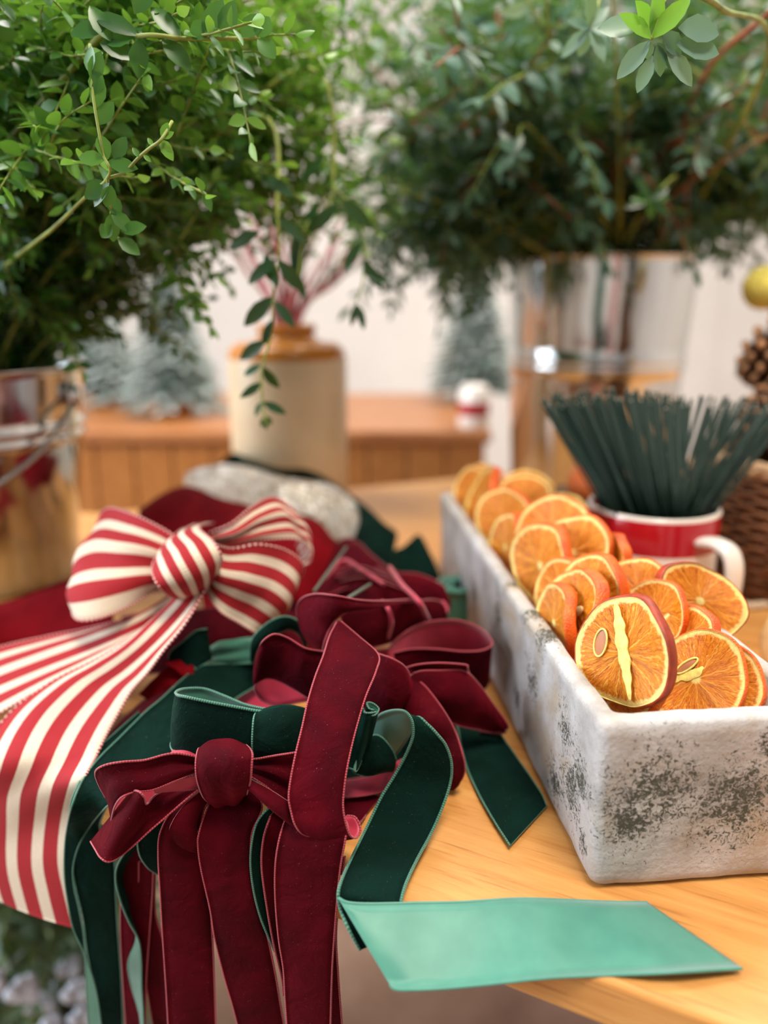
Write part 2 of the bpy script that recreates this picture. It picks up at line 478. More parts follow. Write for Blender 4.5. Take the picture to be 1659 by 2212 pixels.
# ================================================================== the setting
def struct(name, mb, mat, **k):
    o = mb.out(name, mat, smooth=False, **k); o['kind'] = 'structure'; return o
b = MB(); b.box((-4, -3, -.05), (4.5, 4.4, 0)); struct('floor', b, FLOORM)
b = MB(); b.box((-4, 4.2, 0), (4.5, 4.35, 3.2)); struct('wall_back', b, WALL)
b = MB(); b.box((3.2, -3, 0), (3.35, 4.2, 3.2)); struct('wall_right', b, WALL)
b = MB()                                            # left wall with a tall window opening
b.box((-3.4, -3, 0), (-3.25, -1.2, 3.2)); b.box((-3.4, 2.2, 0), (-3.25, 4.2, 3.2))
b.box((-3.4, -1.2, 0), (-3.25, 2.2, .7)); b.box((-3.4, -1.2, 2.9), (-3.25, 2.2, 3.2)); struct('wall_left', b, WALL)
b = MB(); b.box((-3.27, -1.2, .66), (-3.15, 2.2, .7)); struct('trim_1', b, WALL)
b = MB()
for y in (-1.2, -.1, 1.0, 2.14): b.box((-3.36, y, .7), (-3.3, y + .06, 2.9))
b.box((-3.36, -1.2, 1.75), (-3.3, 2.2, 1.81)); struct('window_1', b, WALL)
b = MB(); b.box((1.7, 4.19, 0), (1.78, 4.2, 2.9)); struct('trim_2', b, WALL)

b = MB(); b.box((-3.25, -3.1, 0), (3.2, -3.0, 2.5)); struct('wall_front', b, WALL)  # wall added out of view so the buckets have something to reflect
b = MB(); b.box((-1.25, -3.0, 0), (-.45, -2.95, 2.1)); struct('reflector_1', b, plain('green painted door', (30, 84, 66), .5))  # added colour panel out of view, a green streak for the bucket reflections
b = MB(); b.box((.35, -3.0, 0), (.75, -2.95, 2.1)); struct('reflector_2', b, plain('red painted door', (168, 22, 34), .5))  # likewise added unseen, a red streak in the metal
b = MB(); b.box((1.5, -3.0, 0), (2.3, -2.95, 2.2)); struct('reflector_3', b, plain('dark door', (40, 44, 46), .5))  # unseen dark panel, added only to be mirrored by the buckets

# work table: a top whose near edge runs down to the right
def epoint(x): return .334 - .5 * x
tb = thing('work_table', 'honey coloured wooden work table carrying the ribbons and the trough of oranges', 'table', (0, .7, 0))
pts = [(-1.25, .96), (-.75, epoint(-.75)), (.62, epoint(.62)), (1.25, .25), (1.35, 1.75), (.30, 1.40), (-.42, 1.09), (-1.1, 1.25)]
def slab(pts, z0, z1, name, mat, parent, bev=.003):
    n = len(pts)
    V = [Vector((x, y, z0)) for x, y in pts] + [Vector((x, y, z1)) for x, y in pts]
    Fc = [tuple(range(n-1, -1, -1)), tuple(range(n, 2*n))] + [(i, (i+1) % n, n+(i+1) % n, n+i) for i in range(n)]
    o = mk(name, V, Fc, mat, parent, False)
    if bev: bevel(o, bev, 3)
    return o
slab(pts, TZ - .027, TZ, 'table_top', W_TABLE, tb)
cx = sum(p[0] for p in pts)/8; cy = sum(p[1] for p in pts)/8
slab([(cx+(x-cx)*.86, cy+(y-cy)*.8) for x, y in pts], TZ - .10, TZ - .0275, 'apron', W_TABLE_E, tb, .002)
for (x, y) in ((-.80, 1.05), (-.62, .82), (1.0, .45), (1.05, 1.45)):
    b = MB(); b.tube([(x, y, 0), (x, y, TZ - .1)], [.022, .032], 12); b.out('leg', W_TABLE_E, tb)

# plank-fronted counter behind the table
ct = thing('counter', 'plank fronted wooden counter behind the work table with little frosted trees on it', 'counter', (-1.0, 2.1, 0))
a = P(1062, 930, 1.75); ztop = a.z; xr = a.x
b = MB(); b.box((-2.9, 1.78, .0), (xr - .01, 2.46, ztop - .03)); b.out('carcass', W_CNT, ct, False)
x = xr - .012
while x > -2.2:
    pb = MB(); pb.box((x - .088, 1.762, .02), (x, 1.779, ztop - .032)); bevel(pb.out('plank', W_CNT, ct, False), .004, 2); x -= .091
b = MB(); b.box((-2.95, 1.745, ztop - .03), (xr, 2.50, ztop)); bevel(b.out('counter_top', W_CNT_T, ct, False), .006, 2)

# ================================================================== trough of dried oranges
c0 = T(1276, 1925); YAW = math.atan2(-157.5, F)     # the trough runs slightly to the left
AX = Vector((math.sin(YAW), math.cos(YAW), 0)); BX = Vector((math.cos(YAW), -math.sin(YAW), 0))
PW, PL, PH, WT = .116, .475, .1005, .0085
tr = thing('planter_trough', 'long narrow lime washed grey concrete trough full of dried orange slices', 'planter', c0)
tr.rotation_euler = (0, 0, -YAW)
def trough():
    # local coordinates: x across, y along
    V = []; Fc = []
    def ring(ix, iy, z, seg=5, rc=.006):
        x0, x1, y0, y1 = ix, PW - ix, iy, PL - iy; arcs = []
        for (cx_, cy_, a0) in ((x1 - rc, y1 - rc, 0), (x0 + rc, y1 - rc, 90), (x0 + rc, y0 + rc, 180), (x1 - rc, y0 + rc, 270)):
            arcs.append([Vector((cx_ + rc*math.cos(math.radians(a0 + 90*k/(seg-1))), cy_ + rc*math.sin(math.radians(a0 + 90*k/(seg-1))), z)) for k in range(seg)])
        out = []
        for q in range(4):
            out += arcs[q]; p, e = arcs[q][-1], arcs[(q+1) % 4][0]; k = 16 if q % 2 == 0 else 64
            out += [p.lerp(e, j/k) for j in range(1, k)]
        return out
    lev = [(0.004, 0.0), (0.001, .003), (0, .006)] + [(-.0 - .003*z/PH, z) for z in [PH*i/12 for i in range(1, 12)]] + [(-.003, PH-.003), (-.001, PH-.0006), (.0015, PH)]
    rings = [ring(i_, i_, z) for (i_, z) in lev]
    inner = [ring(WT-.002, WT-.002, PH, rc=.004), ring(WT, WT, PH-.003, rc=.004), ring(WT+.002, WT+.002, .02, rc=.004), ring(WT+.002, WT+.002, .010, rc=.004)]
    return rings, inner
rg, inn = trough()
def loft(rings, name, mat, parent):
    N = len(rings[0]); rs = rings
    V = []; Fc = []
    for r in rs:
        for p in r:
            q = p.copy()
            w = noise.noise(p*40)*.0006 + noise.noise(p*150)*.0003
            q.x += w; q.y += w*.8; q.z += (w if p.z > .003 else 0)
            V.append(q)
    for i in range(len(rs)-1):
        for k in range(N): Fc.append((i*N+k, i*N+(k+1) % N, (i+1)*N+(k+1) % N, (i+1)*N+k))
    Fc.append(tuple(range(N-1, -1, -1))); Fc.append(tuple((len(rs)-1)*N + k for k in range(N)))
    me = bpy.data.meshes.new(name); me.from_pydata([tuple(v) for v in V], [], Fc); me.materials.append(mat)
    me.polygons.foreach_set('use_smooth', [len(f) == 4 for f in Fc])
    o = bpy.data.objects.new(name, me); COL.objects.link(o); o.parent = parent; return o
loft(rg + inn, 'trough_body', CONC, tr)
def TL(x, y, z): return c0 + BX*x + AX*y + Vector((0, 0, z))

def slice_(center, r, n, seed, label, peel_m=PEEL, ov=.055, saddle=.11, th=.0068, elong=1.0, roll=0, cup=0.0, core=None, seeds=(), hollow=None, group=None):
    rr = random.Random(seed)
    n = Vector(n).normalized(); up = Vector((0, 0, 1)); ex = up.cross(n).normalized(); ey = n.cross(ex)
    q = Quaternion(n, math.radians(roll)); ex = q @ ex; ey = q @ ey
    p1, p2, p3 = rr.random()*6, rr.random()*6, rr.random()*6
    def rad(th_): return r*(1 + ov*math.sin(2*th_+p1) + ov*.5*math.sin(3*th_+p2) + .012*math.sin(7*th_+p3))
    def pos(rho, th_, h):
        rr_ = rad(th_)*rho; x = rr_*math.cos(th_)*elong; y = rr_*math.sin(th_)
        w = saddle*(x*x - y*y)/r + saddle*.6*x*y/r + cup*(x*x+y*y)/r + .0012*math.sin(th_*4+p3)*rho**3
        return center + ex*x + ey*y + n*(h + w)
    root = thing('dried_orange_slice', label, 'orange slice', center, group)
    K = 72; rhos = [0, .12, .25, .38, .5, .62, .74, .84, .91, .955]
    for side in (1, -1):
        pass
    V = []; Fc = []; uv = []
    for side in (1, -1):
        base = len(V)
        for ri, rho in enumerate(rhos):
            for k in range(K):
                t_ = 2*math.pi*k/K
                d = 0
                if 0 < rho < .88:
                    sg = abs(math.sin(5*t_ + p1*.5 + .5*math.sin(t_*2)))
                    d = -.0011*(sg**.35)*math.sin(math.pi*min(1, rho/.86)) + .0006*noise.noise(Vector((rho*9, math.cos(t_)*7, math.sin(t_)*7+seed)))
                V.append(pos(rho, t_, side*(th*.42 + d)))
        for i in range(len(rhos)-1):
            for k in range(K):
                a_ = (base+i*K+k, base+(i+1)*K+k, base+(i+1)*K+(k+1) % K, base+i*K+(k+1) % K)
                uq = []
                for (ii, kk) in ((i, k), (i+1, k), (i+1, k+1), (i, k+1)):
                    t_ = 2*math.pi*kk/K; uq.append((rhos[ii]*math.cos(t_), rhos[ii]*math.sin(t_)))
                if side > 0: Fc.append(a_); uv += uq
                else: Fc.append(a_[::-1]); uv += uq[::-1]
    mk('flesh', V, Fc, FLESH, root, True, uvs=uv)
    prof = [(.935, .40), (.955, .50), (.985, .47), (1.0, .3), (1.008, 0), (1.0, -.3), (.985, -.47), (.955, -.50), (.935, -.40)]
    V = []; Fc = []; mi = []
    for (rho, h) in prof:
        for k in range(K): V.append(pos(rho, 2*math.pi*k/K, h*th + (noise.noise(Vector((k*.7, h*3, seed)))*.0003)))
    for i in range(len(prof)-1):
        for k in range(K):
            Fc.append((i*K+k, (i+1)*K+k, (i+1)*K+(k+1) % K, i*K+(k+1) % K)); mi.append(1 if i in (0, 7) else 0)
    o = mk('peel', V, Fc, [peel_m, PITH], root, True, midx=mi)
    for f in seeds:
        x, y, l, w, a_ = f
        c_ = center + ex*x*r + ey*y*r + n*(th*.5)
        ax = ex*math.cos(a_) + ey*math.sin(a_); bx = n.cross(ax)
        rot = Matrix((ax, bx, n)).transposed()
        b_ = MB(); b_.ell(c_, (l*r, w*r, .0012), 14, 10, rot=rot.to_3x3(), fn=lambda d: 1 - .25*max(0, d.x)); b_.out('seed', SEED, root)
    if hollow:
        x, y, l, w, a_ = hollow
        c_ = center + ex*x*r + ey*y*r + n*(th*.44); ax = ex*math.cos(a_) + ey*math.sin(a_); bx = n.cross(ax)
        b_ = MB(); rot = Matrix((ax, bx, n)).transposed().to_3x3(); b_.ell(c_, (l*r, w*r, .0008), 20, 8, rot=rot, fn=lambda d: 1 - .22*d.x); b_.out('seed_hollow', CAVITY, root, label='brown hollow left by a seed')
        ring = [c_ + n*.0006 + ax*(l*r*1.0*math.cos(t_)*(1-.18*math.cos(t_))) + bx*(w*r*math.sin(t_)*(1-.22*math.cos(t_))) for t_ in [2*math.pi*k/28 for k in range(28)]]
        b_ = MB(); b_.tube(ring, .0006, 6, closed=True); b_.out('hollow_rim', PITH, root)
    if core:
        cp = cr([center + ex*x*r + ey*y*r + n*(th*.5) for (x, y) in core], 8); m_ = len(cp)
        rs_ = [r*(.025 + .105*math.sin(math.pi*(i/(m_-1))**.8)*(1 + .18*math.sin(i*.9 + seed))) for i in range(m_)]
        b_ = MB()
        b_.tube(cp, rs_, 10)
        cc_ = center
        V2 = []
        for v in b_.v:
            h_ = (v-center).dot(n); V2.append(v - n*(h_ - th*.42)*.86)
        b_.v = V2; b_.out('pith_core', PITH, root)
    return root

SL = [   # px, py, height over the table, width px, height px, turn side, tilt up, extra, label
 (1342, 1410, .124, 212, 262, 1, .16, dict(elong=.94, roll=6, peel_m=PEEL_D, core=[(-.26, .80), (-.15, .5), (-.06, .2), (.06, -.15), (.16, -.45), (.24, -.74)], hollow=(-.46, .10, .25, .125, 1.4)), 'large dried orange slice in front with pale core and seed hollow'),
 (1184, 1346, .100, 70, 162, 1, .06, dict(th=.0085), 'narrow edge-on slice pressed against the left wall of the trough'),
 (1246, 1318, .122, 96, 190, 1, .10, dict(roll=-10, th=.0095, seeds=((.22, .12, .26, .10, .9), (.02, -.12, .2, .07, .5)), core=[(-.1, .4), (-.05, 0), (-.02, -.4), (0, -.8)]), 'orange slice with a pale seed, inside the broad peeled slice'),
 (1388, 1440, .119, 196, 246, 1, .16, dict(roll=20, th=.0085), 'orange slice right behind the big front slice, only its peel edge showing'),
 (1535, 1468, .108, 214, 190, 1, .62, dict(elong=1.05, roll=28, hollow=(-.06, .30, .26, .08, .4), core=[(-.6, .05), (-.3, .12), (0, .1), (.2, .2)]), 'dried orange slice in the near right corner with a seed hollow'),
 (1552, 1484, .099, 205, 185, 1, .62, dict(elong=1.05, roll=28, th=.009), 'orange slice tucked under the near right corner slice, bright peel showing'),
 (1482, 1388, .113, 112, 150, 1, .3, dict(elong=.95, roll=-15, saddle=.14), 'small curled slice between the big front slice and the near right corner slice'),
 (1424, 1325, .128, 124, 140, 1, .35, dict(cup=.22, th=.007), 'cupped orange slice with ragged pith just behind the big front slice'),
 (1506, 1298, .130, 130, 150, -1, .4, dict(elong=1.25, roll=-38, peel_m=PEEL_D, th=.009), 'brown edged oval slice leaning out over the right rim below the mug handle'),
 (1382, 1275, .132, 130, 132, 1, .5, dict(elong=1.05), 'orange slice standing below the white stripe of the mug'),
 (1272, 1285, .130, 140, 165, 1, .2, dict(roll=10, th=.011), 'thick cut slice with broad dimpled peel turned to the left'),
 (1200, 1280, .112, 116, 142, 1, .12, dict(), 'orange slice behind the narrow edge-on slice at the left wall'),
 (1174, 1222, .112, 126, 180, 1, .10, dict(roll=-14, th=.0085), 'round slice with clear spokes halfway along the trough'),
 (1240, 1195, .126, 150, 164, 1, .30, dict(), 'large pale slice behind the spoked round slice'),
 (1325, 1202, .122, 66, 106, 1, .05, dict(th=.008), 'small slice standing on edge left of the mug'),
 (1196, 1152, .132, 150, 150, 1, .4, dict(elong=1.05, roll=-15), 'wide slice lying back over the middle of the trough'),
 (1097, 1182, .104, 66, 142, 1, .04, dict(), 'tall narrow slice against the left wall past the middle'),
 (1088, 1122, .112, 112, 140, 1, .18, dict(), 'large slice past the middle with a broad pale rind'),
 (1046, 1080, .110, 40, 140, 1, .3, dict(roll=25, th=.0095), 'bright orange slice seen edge-on towards the far end'),
 (1130, 1078, .122, 100, 96, -1, .7, dict(elong=1.1), 'slice tilted back behind the large broad rind slice'),
 (1005, 1066, .108, 72, 112, 1, .25, dict(), 'farthest slice but one at the end of the trough'),
 (1012, 1046, .112, 84, 84, 1, .5, dict(peel_m=PEEL_D), 'darker slice at the far end of the trough'),
 (1140, 1056, .126, 80, 76, -1, .9, dict(elong=1.2), 'thin slice lying nearly flat at the far right of the heap'),
 (1212, 1112, .118, 90, 90, -1, .8, dict(peel_m=PEEL_D), 'dark small slice behind the wide lying slice'),
]
PLACED = []
for i, (px, py, z, wp, hp, side, tilt, kw, lab) in enumerate(SL):
    c = T(px, py, z); t_ = c.y*CP + (CZ - c.z)*SP
    r = hp*.5*t_/F*(1 + .25*tilt)
    v_ = Vector((-c.x, -c.y, 0)).normalized(); an = math.acos(min(1, max(.12, wp/hp*.96 if wp < hp else .97)))
    ca, sa = math.cos(-side*an), math.sin(-side*an)
    n = Vector((v_.x*ca - v_.y*sa, v_.x*sa + v_.y*ca, tilt)); ex_ = Vector((0, 0, 1)).cross(n).normalized()
    lo = (c - c0).dot(BX); ext = r*abs(ex_.dot(BX)) + .003
    zlow = c.z - TZ - r
    if lo - ext < WT + .001: c += BX*(WT + .001 - (lo - ext))
    la = (c - c0).dot(AX); exa = r*abs(ex_.dot(AX)) + .004 + r*.5*tilt*.6
    if la - exa < WT and zlow < PH: c += AX*(WT - (la - exa))
    if la + exa > PL - WT: c -= AX*(la + exa - PL + WT)
    c.z = P(px, py, c.y).z
    n.normalize(); th_ = kw.get('th', .0068); ex_ = Vector((0, 0, 1)).cross(n).normalized(); ey_ = n.cross(ex_)
    for it in range(9):
        hit = False
        for (c2_, r2, n2, t2) in PLACED:
            if (c - c2_).length > r + r2: continue
            for k in range(48):
                a_ = k*math.pi/12; q = c + (ex_*math.cos(a_) + ey_*math.sin(a_))*r*(1 if k < 24 else .55) - c2_
                h_ = q.dot(n2)
                if h_ > -(t2 + th_)*.5 and (q - n2*h_).length < r2*.96 and h_ < (t2+th_)*1.2: hit = True; break
            if hit: break
        if not hit: break
        d_ = c - Vector((0, 0, CZ)); c += d_*.009; r *= 1.009
    PLACED.append((c.copy(), r, n.copy(), th_))
    slice_(c, r, n, 100 + i, lab, **kw)
# the layers under them, glimpsed between the upper slices
k = 0
for j in range(13):
    for s in (0, 1):
        y = .035 + j*.033; x = .034 if s == 0 else .080
        rr = random.Random(500 + k)
        slice_(TL(x + rr.uniform(-.003, .003), y, .066 + rr.uniform(-.002, .006)), rr.uniform(.0225, .0245), (rr.uniform(-.35, .0), -1, rr.uniform(.6, 1.2)), 300 + k,
               'dried orange slice low in the trough under the heap', group='orange slices under the heap'); k += 1

# ================================================================== ribbons
def bow(name, label, cat, px, py, k, group=None): return thing(name, label, cat, PT(px, py, k), group)

# --- front burgundy bow hanging over the edge
B1 = bow('burgundy_bow', 'burgundy velvet bow nearest the camera, round knot, tails hanging over the table edge', 'bow', 485, 1670, .375)
ribbon('knot', [(432, 1640, .392, 532, 1622, .392), (430, 1618, .378, 532, 1607, .376), (424, 1640, .362, 543, 1622, .358), (423, 1670, .357, 543, 1652, .353),
                (428, 1700, .358, 541, 1685, .354), (438, 1725, .364, 535, 1708, .362), (448, 1732, .378, 533, 1722, .378), (448, 1725, .392, 533, 1712, .392)], B1, bulge=.0028, wave=.002, pleat=(.0012, 2, -1), m=14, **BUR)
ribbon('loop', [(452, 1640, .382, 450, 1668, .380), (428, 1636, .378, 424, 1671, .374), (395, 1630, .374, 398, 1680, .368), (361, 1629, .370, 376, 1688, .364), (310, 1642, .366, 331, 1706, .360), (262, 1646, .362, 290, 1711, .356),
                (222, 1655, .362, 262, 1722, .352), (209, 1668, .368, 247, 1740, .354), (214, 1692, .376, 240, 1768, .360), (228, 1722, .382, 240, 1800, .364)], B1, bulge=-.0015, pleat=(.0026, 1.5, 1), seed=3, **BUR)
ribbon('loop_lining', [(440, 1672, .378, 445, 1700, .380), (400, 1680, .372, 410, 1706, .376), (365, 1692, .368, 372, 1708, .372), (331, 1706, .364, 335, 1712, .368)], B1, mats=[S_BUR, S_BUR], trim=C_BUR)
ribbon('loop_end', [(270, 1725, .372, 196, 1818, .368), (282, 1711, .362, 206, 1834, .356), (297, 1709, .353, 218, 1852, .347), (311, 1722, .352, 236, 1860, .346), (318, 1738, .360, 262, 1846, .354),
                    (340, 1716, .374, 300, 1815, .360), (380, 1698, .380, 345, 1777, .366), (412, 1684, .384, 378, 1750, .370), (445, 1674, .386, 430, 1708, .374)], B1, flip=True, pleat=(.0016, 1.5, -1), seed=5, **BUR)
ribbon('loop', [(525, 1628, .384, 525, 1665, .382), (545, 1640, .372, 540, 1672, .368), (590, 1630, .368, 585, 1702, .364), (640, 1622, .366, 640, 1748, .366), (700, 1618, .378, 690, 1770, .384)], B1, flip=True, pleat=(.0042, 2.2, 1), seed=8, **BUR)
ribbon('loop', [(530, 1672, .376, 522, 1708, .378), (545, 1684, .364, 538, 1706, .362), (588, 1708, .358, 572, 1738, .356), (640, 1742, .356, 612, 1770, .355), (690, 1775, .362, 655, 1798, .360)], B1, flip=True, bulge=.006, mats=[V_BUR, S_BUR])
ribbon('loop', [(525, 1618, .388, 530, 1640, .386), (545, 1614, .382, 545, 1636, .378), (590, 1610, .384, 592, 1630, .380), (640, 1616, .392, 640, 1634, .390)], B1, flip=True, pleat=(.002, 1.5, 1), **BUR)
ribbon('loop_lining', [(450, 1635, .386, 445, 1650, .384), (425, 1625, .384, 425, 1638, .380), (398, 1619, .384, 395, 1632, .378), (372, 1622, .388, 365, 1632, .382)], B1, mats=[S_BUR, S_BUR], trim=C_BUR)
ribbon('loop', [(245, 1690, .388, 250, 1800, .384), (300, 1688, .388, 305, 1790, .384), (360, 1690, .388, 365, 1760, .386), (440, 1690, .388, 440, 1730, .388)], B1, **BUR)
# tails
ribbon('tail', [(420, 1712, .392, 470, 1708, .388), (372, 1752, .380, 440, 1752, .380), (346, 1800, .374, 436, 1800, .376), (342, 1850, .372, 440, 1850, .375), (346, 1922, .371, 452, 1930, .374),
                (352, 2027, .371, 459, 2027, .373), (359, 2133, .371, 463, 2120, .373), (365, 2240, .371, 467, 2240, .373)], B1, bulge=.002, seed=2, **BUR)
ribbon('tail_fold', [(428, 1712, .378, 450, 1728, .384), (395, 1742, .372, 432, 1758, .374), (372, 1775, .368, 425, 1785, .372), (366, 1800, .368, 432, 1808, .372), (385, 1826, .370, 440, 1822, .374), (420, 1834, .374, 440, 1832, .376)], B1, bulge=.003, mats=[V_BUR, S_BUR])
ribbon('tail', [(470, 1712, .388, 552, 1705, .388), (447, 1749, .374, 566, 1745, .374), (430, 1800, .366, 546, 1792, .368), (428, 1830, .365, 541, 1830, .366), (435, 1880, .365, 543, 1880, .365), (454, 1964, .365, 560, 1955, .365),
                (464, 2027, .365, 577, 2020, .365), (485, 2112, .365, 593, 2095, .365), (502, 2170, .365, 605, 2165, .365), (520, 2240, .365, 618, 2240, .365)], B1, bulge=.0015, seed=4, **BUR)
ribbon('tail', [(630, 1735, .380, 700, 1735, .380), (616, 1772, .358, 748, 1775, .352), (603, 1815, .350, 746, 1811, .344), (595, 1871, .349, 735, 1874, .343), (595, 1943, .349, 728, 1943, .343), (602, 2027, .349, 720, 2047, .343),
                (612, 2091, .349, 717, 2100, .343), (616, 2154, .349, 715, 2160, .343), (622, 2240, .349, 713, 2240, .343)], B1, bulge=.0012, seed=9, **BUR)
ribbon('tail', [(590, 1738, .384, 640, 1738, .390), (583, 1765, .368, 640, 1768, .378), (569, 1812, .362, 640, 1815, .372), (565, 1871, .361, 640, 1875, .370), (575, 1950, .361, 645, 1950, .369), (590, 2035, .361, 650, 2035, .369), (608, 2112, .361, 655, 2112, .369), (612, 2150, .361, 657, 2160, .369)], B1, seed=10, **BUR)
ribbon('tail', [(690, 1850, .352, 745, 1850, .350), (690, 2000, .354, 727, 2000, .352), (690, 2110, .354, 731, 2110, .352), (690, 2240, .354, 741, 2240, .352)], B1, **BUR)

# --- big burgundy bow in the middle of the heap
B2 = bow('burgundy_bow', 'large burgundy velvet bow with a long strap of ribbon crossing in front of its centre', 'bow', 850, 1480, .05)
ribbon('tail', [(728, 1344, .436, 736, 1342, .436), (712, 1374, .428, 776, 1376, .430), (698, 1418, .412, 817, 1414, .416), (681, 1462, .397, 812, 1450, .402), (665, 1516, .382, 790, 1504, .386), (653, 1570, .371, 773, 1560, .374),
                (640, 1624, .361, 759, 1614, .364), (629, 1679, .354, 748, 1668, .355), (624, 1720, .349, 742, 1715, .350), (629, 1752, .347, 741, 1745, .347), (638, 1782, .345, 746, 1775, .345), (656, 1802, .346, 756, 1804, .345),
                (690, 1807, .349, 770, 1809, .348), (702, 1796, .354, 779, 1790, .353), (707, 1776, .357, 768, 1766, .357), (707, 1762, .360, 750, 1762, .360)], B2, bulge=.0015, seed=21, n=8, **BUR)
ribbon('loop', [(900, 1294, .085, 900, 1300, .084), (828, 1298, .108, 828, 1304, .105), (775, 1296, .118, 773, 1314, .110), (722, 1286, .124, 738, 1328, .108), (680, 1283, .118, 716, 1352, .100), (650, 1295, .108, 703, 1380, .092),
                (641, 1322, .096, 698, 1402, .083), (655, 1358, .082, 702, 1412, .070), (690, 1392, .066, 730, 1420, .058)], B2, bulge=.004, **BUR)
ribbon('knot_band', [(735, 1325, .098, 748, 1402, .066), (790, 1310, .098, 795, 1398, .066), (835, 1303, .095, 840, 1390, .062), (905, 1298, .088, 900, 1372, .055), (948, 1298, .075, 955, 1345, .050), (962, 1312, .066, 962, 1340, .05)], B2, bulge=.002, flute=.0015, flip=True, **BUR)
tr_mesh(cr([T(824, 1298, .098), T(840, 1318, .094), T(846, 1345, .085), T(838, 1378, .068)], 10), [i*.002 for i in range(31)], S_BUR, B2, .0016, 'binding_cord')
tr_mesh(cr([T(842, 1225, .085), T(868, 1262, .092), T(905, 1300, .094), T(925, 1338, .07)], 10), [i*.002 for i in range(31)], S_BUR, B2, .0018, 'binding_cord')
tr_mesh(cr([T(915, 1350, .05), T(945, 1340, .055), T(964, 1318, .058), T(955, 1300, .062)], 10), [i*.002 for i in range(31)], S_BUR, B2, .002, 'binding_cord')
# left loop
ribbon('loop', [(740, 1420, .080, 700, 1520, .052), (700, 1408, .088, 665, 1508, .058), (660, 1400, .094, 640, 1492, .062), (622, 1378, .100, 606, 1473, .066), (592, 1370, .104, 578, 1465, .068),
                (568, 1385, .100, 554, 1476, .064), (562, 1404, .088, 551, 1492, .058), (578, 1425, .078, 566, 1513, .050), (610, 1430, .074, 600, 1526, .046), (645, 1428, .074, 640, 1518, .048), (690, 1428, .076, 690, 1510, .050)], B2, bulge=.002, **BUR)
# wrap over the centre
ribbon('knot', [(795, 1405, .086, 770, 1540, .050), (820, 1413, .092, 800, 1545, .052), (850, 1424, .092, 840, 1545, .054), (874, 1440, .086, 862, 1540, .048), (885, 1462, .072, 872, 1528, .042), (880, 1490, .055, 865, 1510, .04)], B2, flip=True, bulge=.004, seed=4, **BUR)
# standing right loop
ribbon('loop', [(838, 1402, .060, 850, 1500, .030), (862, 1376, .066, 870, 1470, .030), (900, 1352, .072, 905, 1450, .030), (940, 1341, .075, 945, 1440, .030), (990, 1340, .075, 995, 1440, .030), (1034, 1356, .072, 1036, 1450, .028), (1058, 1378, .068, 1056, 1466, .022),
                (1062, 1394, .065, 1052, 1482, .018), (1040, 1405, .064, 1030, 1500, .018), (998, 1407, .066, 992, 1500, .022), (943, 1402, .068, 940, 1500, .026), (889, 1402, .066, 890, 1500, .03), (850, 1410, .064, 860, 1500, .032)], B2, mats=[V_BUR, S_BUR], trim=C_BUR)
ribbon('loop', [(870, 1446, .072, 878, 1462, .070), (900, 1436, .076, 905, 1452, .068), (950, 1432, .078, 955, 1450, .068), (1005, 1436, .074, 1010, 1452, .064), (1010, 1442, .072, 1008, 1456, .062)], B2, flip=True, **BUR)
ribbon('tail', [(878, 1462, .066, 885, 1485, .055), (905, 1456, .072, 905, 1510, .050), (947, 1453, .072, 945, 1545, .038), (1005, 1452, .068, 990, 1568, .030), (1036, 1478, .055, 1032, 1577, .022), (1070, 1526, .034, 1066, 1583, .014),
                (1096, 1568, .020, 1092, 1580, .010), (1080, 1575, .012, 1076, 1584, .006), (1040, 1574, .010, 1036, 1580, .005)], B2, flip=True, bulge=.003, pleat=(.003, 1, 1), **BUR)
ribbon('tail', [(858, 1480, .055, 895, 1462, .068), (866, 1530, .050, 925, 1490, .064), (900, 1565, .048, 962, 1541, .052), (935, 1600, .034, 985, 1585, .040), (955, 1640, .022, 1000, 1632, .030), (958, 1672, .014, 1004, 1662, .020),
                (965, 1688, .008, 997, 1684, .010), (975, 1680, .006, 985, 1692, .005), (975, 1640, .008, 995, 1648, .008), (965, 1613, .012, 980, 1620, .014)], B2, bulge=.005, **BUR)

# --- folded burgundy ribbon lying behind it
B3 = bow('burgundy_ribbon_stack', 'pile of folded burgundy ribbon behind the large bow, tied with narrow cord', 'ribbon', 830, 1240, .04)
ribbon('fold', [(735, 1180, .060, 690, 1290, .04), (765, 1165, .075, 740, 1300, .045), (800, 1195, .075, 800, 1305, .05), (850, 1232, .072, 850, 1305, .05), (905, 1240, .070, 905, 1310, .045), (958, 1266, .062, 950, 1325, .035), (962, 1290, .05, 955, 1335, .03)], B3, flip=True, bulge=.006, pleat=(.004, 2, 1), **BUR)
ribbon('fold', [(700, 1200, .05, 650, 1300, .03), (740, 1165, .068, 700, 1290, .05), (770, 1170, .07, 755, 1270, .055), (800, 1210, .065, 790, 1290, .05)], B3, flip=True, bulge=.004, **BUR)
for q in range(5):
    ribbon('fold', [(700 + q*9, 1215 + q*10, .052 + q*.004, 694 + q*9, 1226 + q*10, .046 + q*.004), (770 + q*6, 1200 + q*12, .066 + q*.004, 766 + q*6, 1212 + q*12, .06 + q*.004), (850 + q*10, 1240 + q*10, .070 + q*.004, 846 + q*10, 1250 + q*10, .064 + q*.004)], B3, mats=[V_BUR, V_BUR], trim=C_BUR, edges='L')
tr_mesh(cr([T(700, 1250, .075), T(740, 1210, .08), T(780, 1230, .085), T(830, 1262, .088)], 10), [i*.002 for i in range(31)], S_BUR, B3, .0016, 'binding_cord')

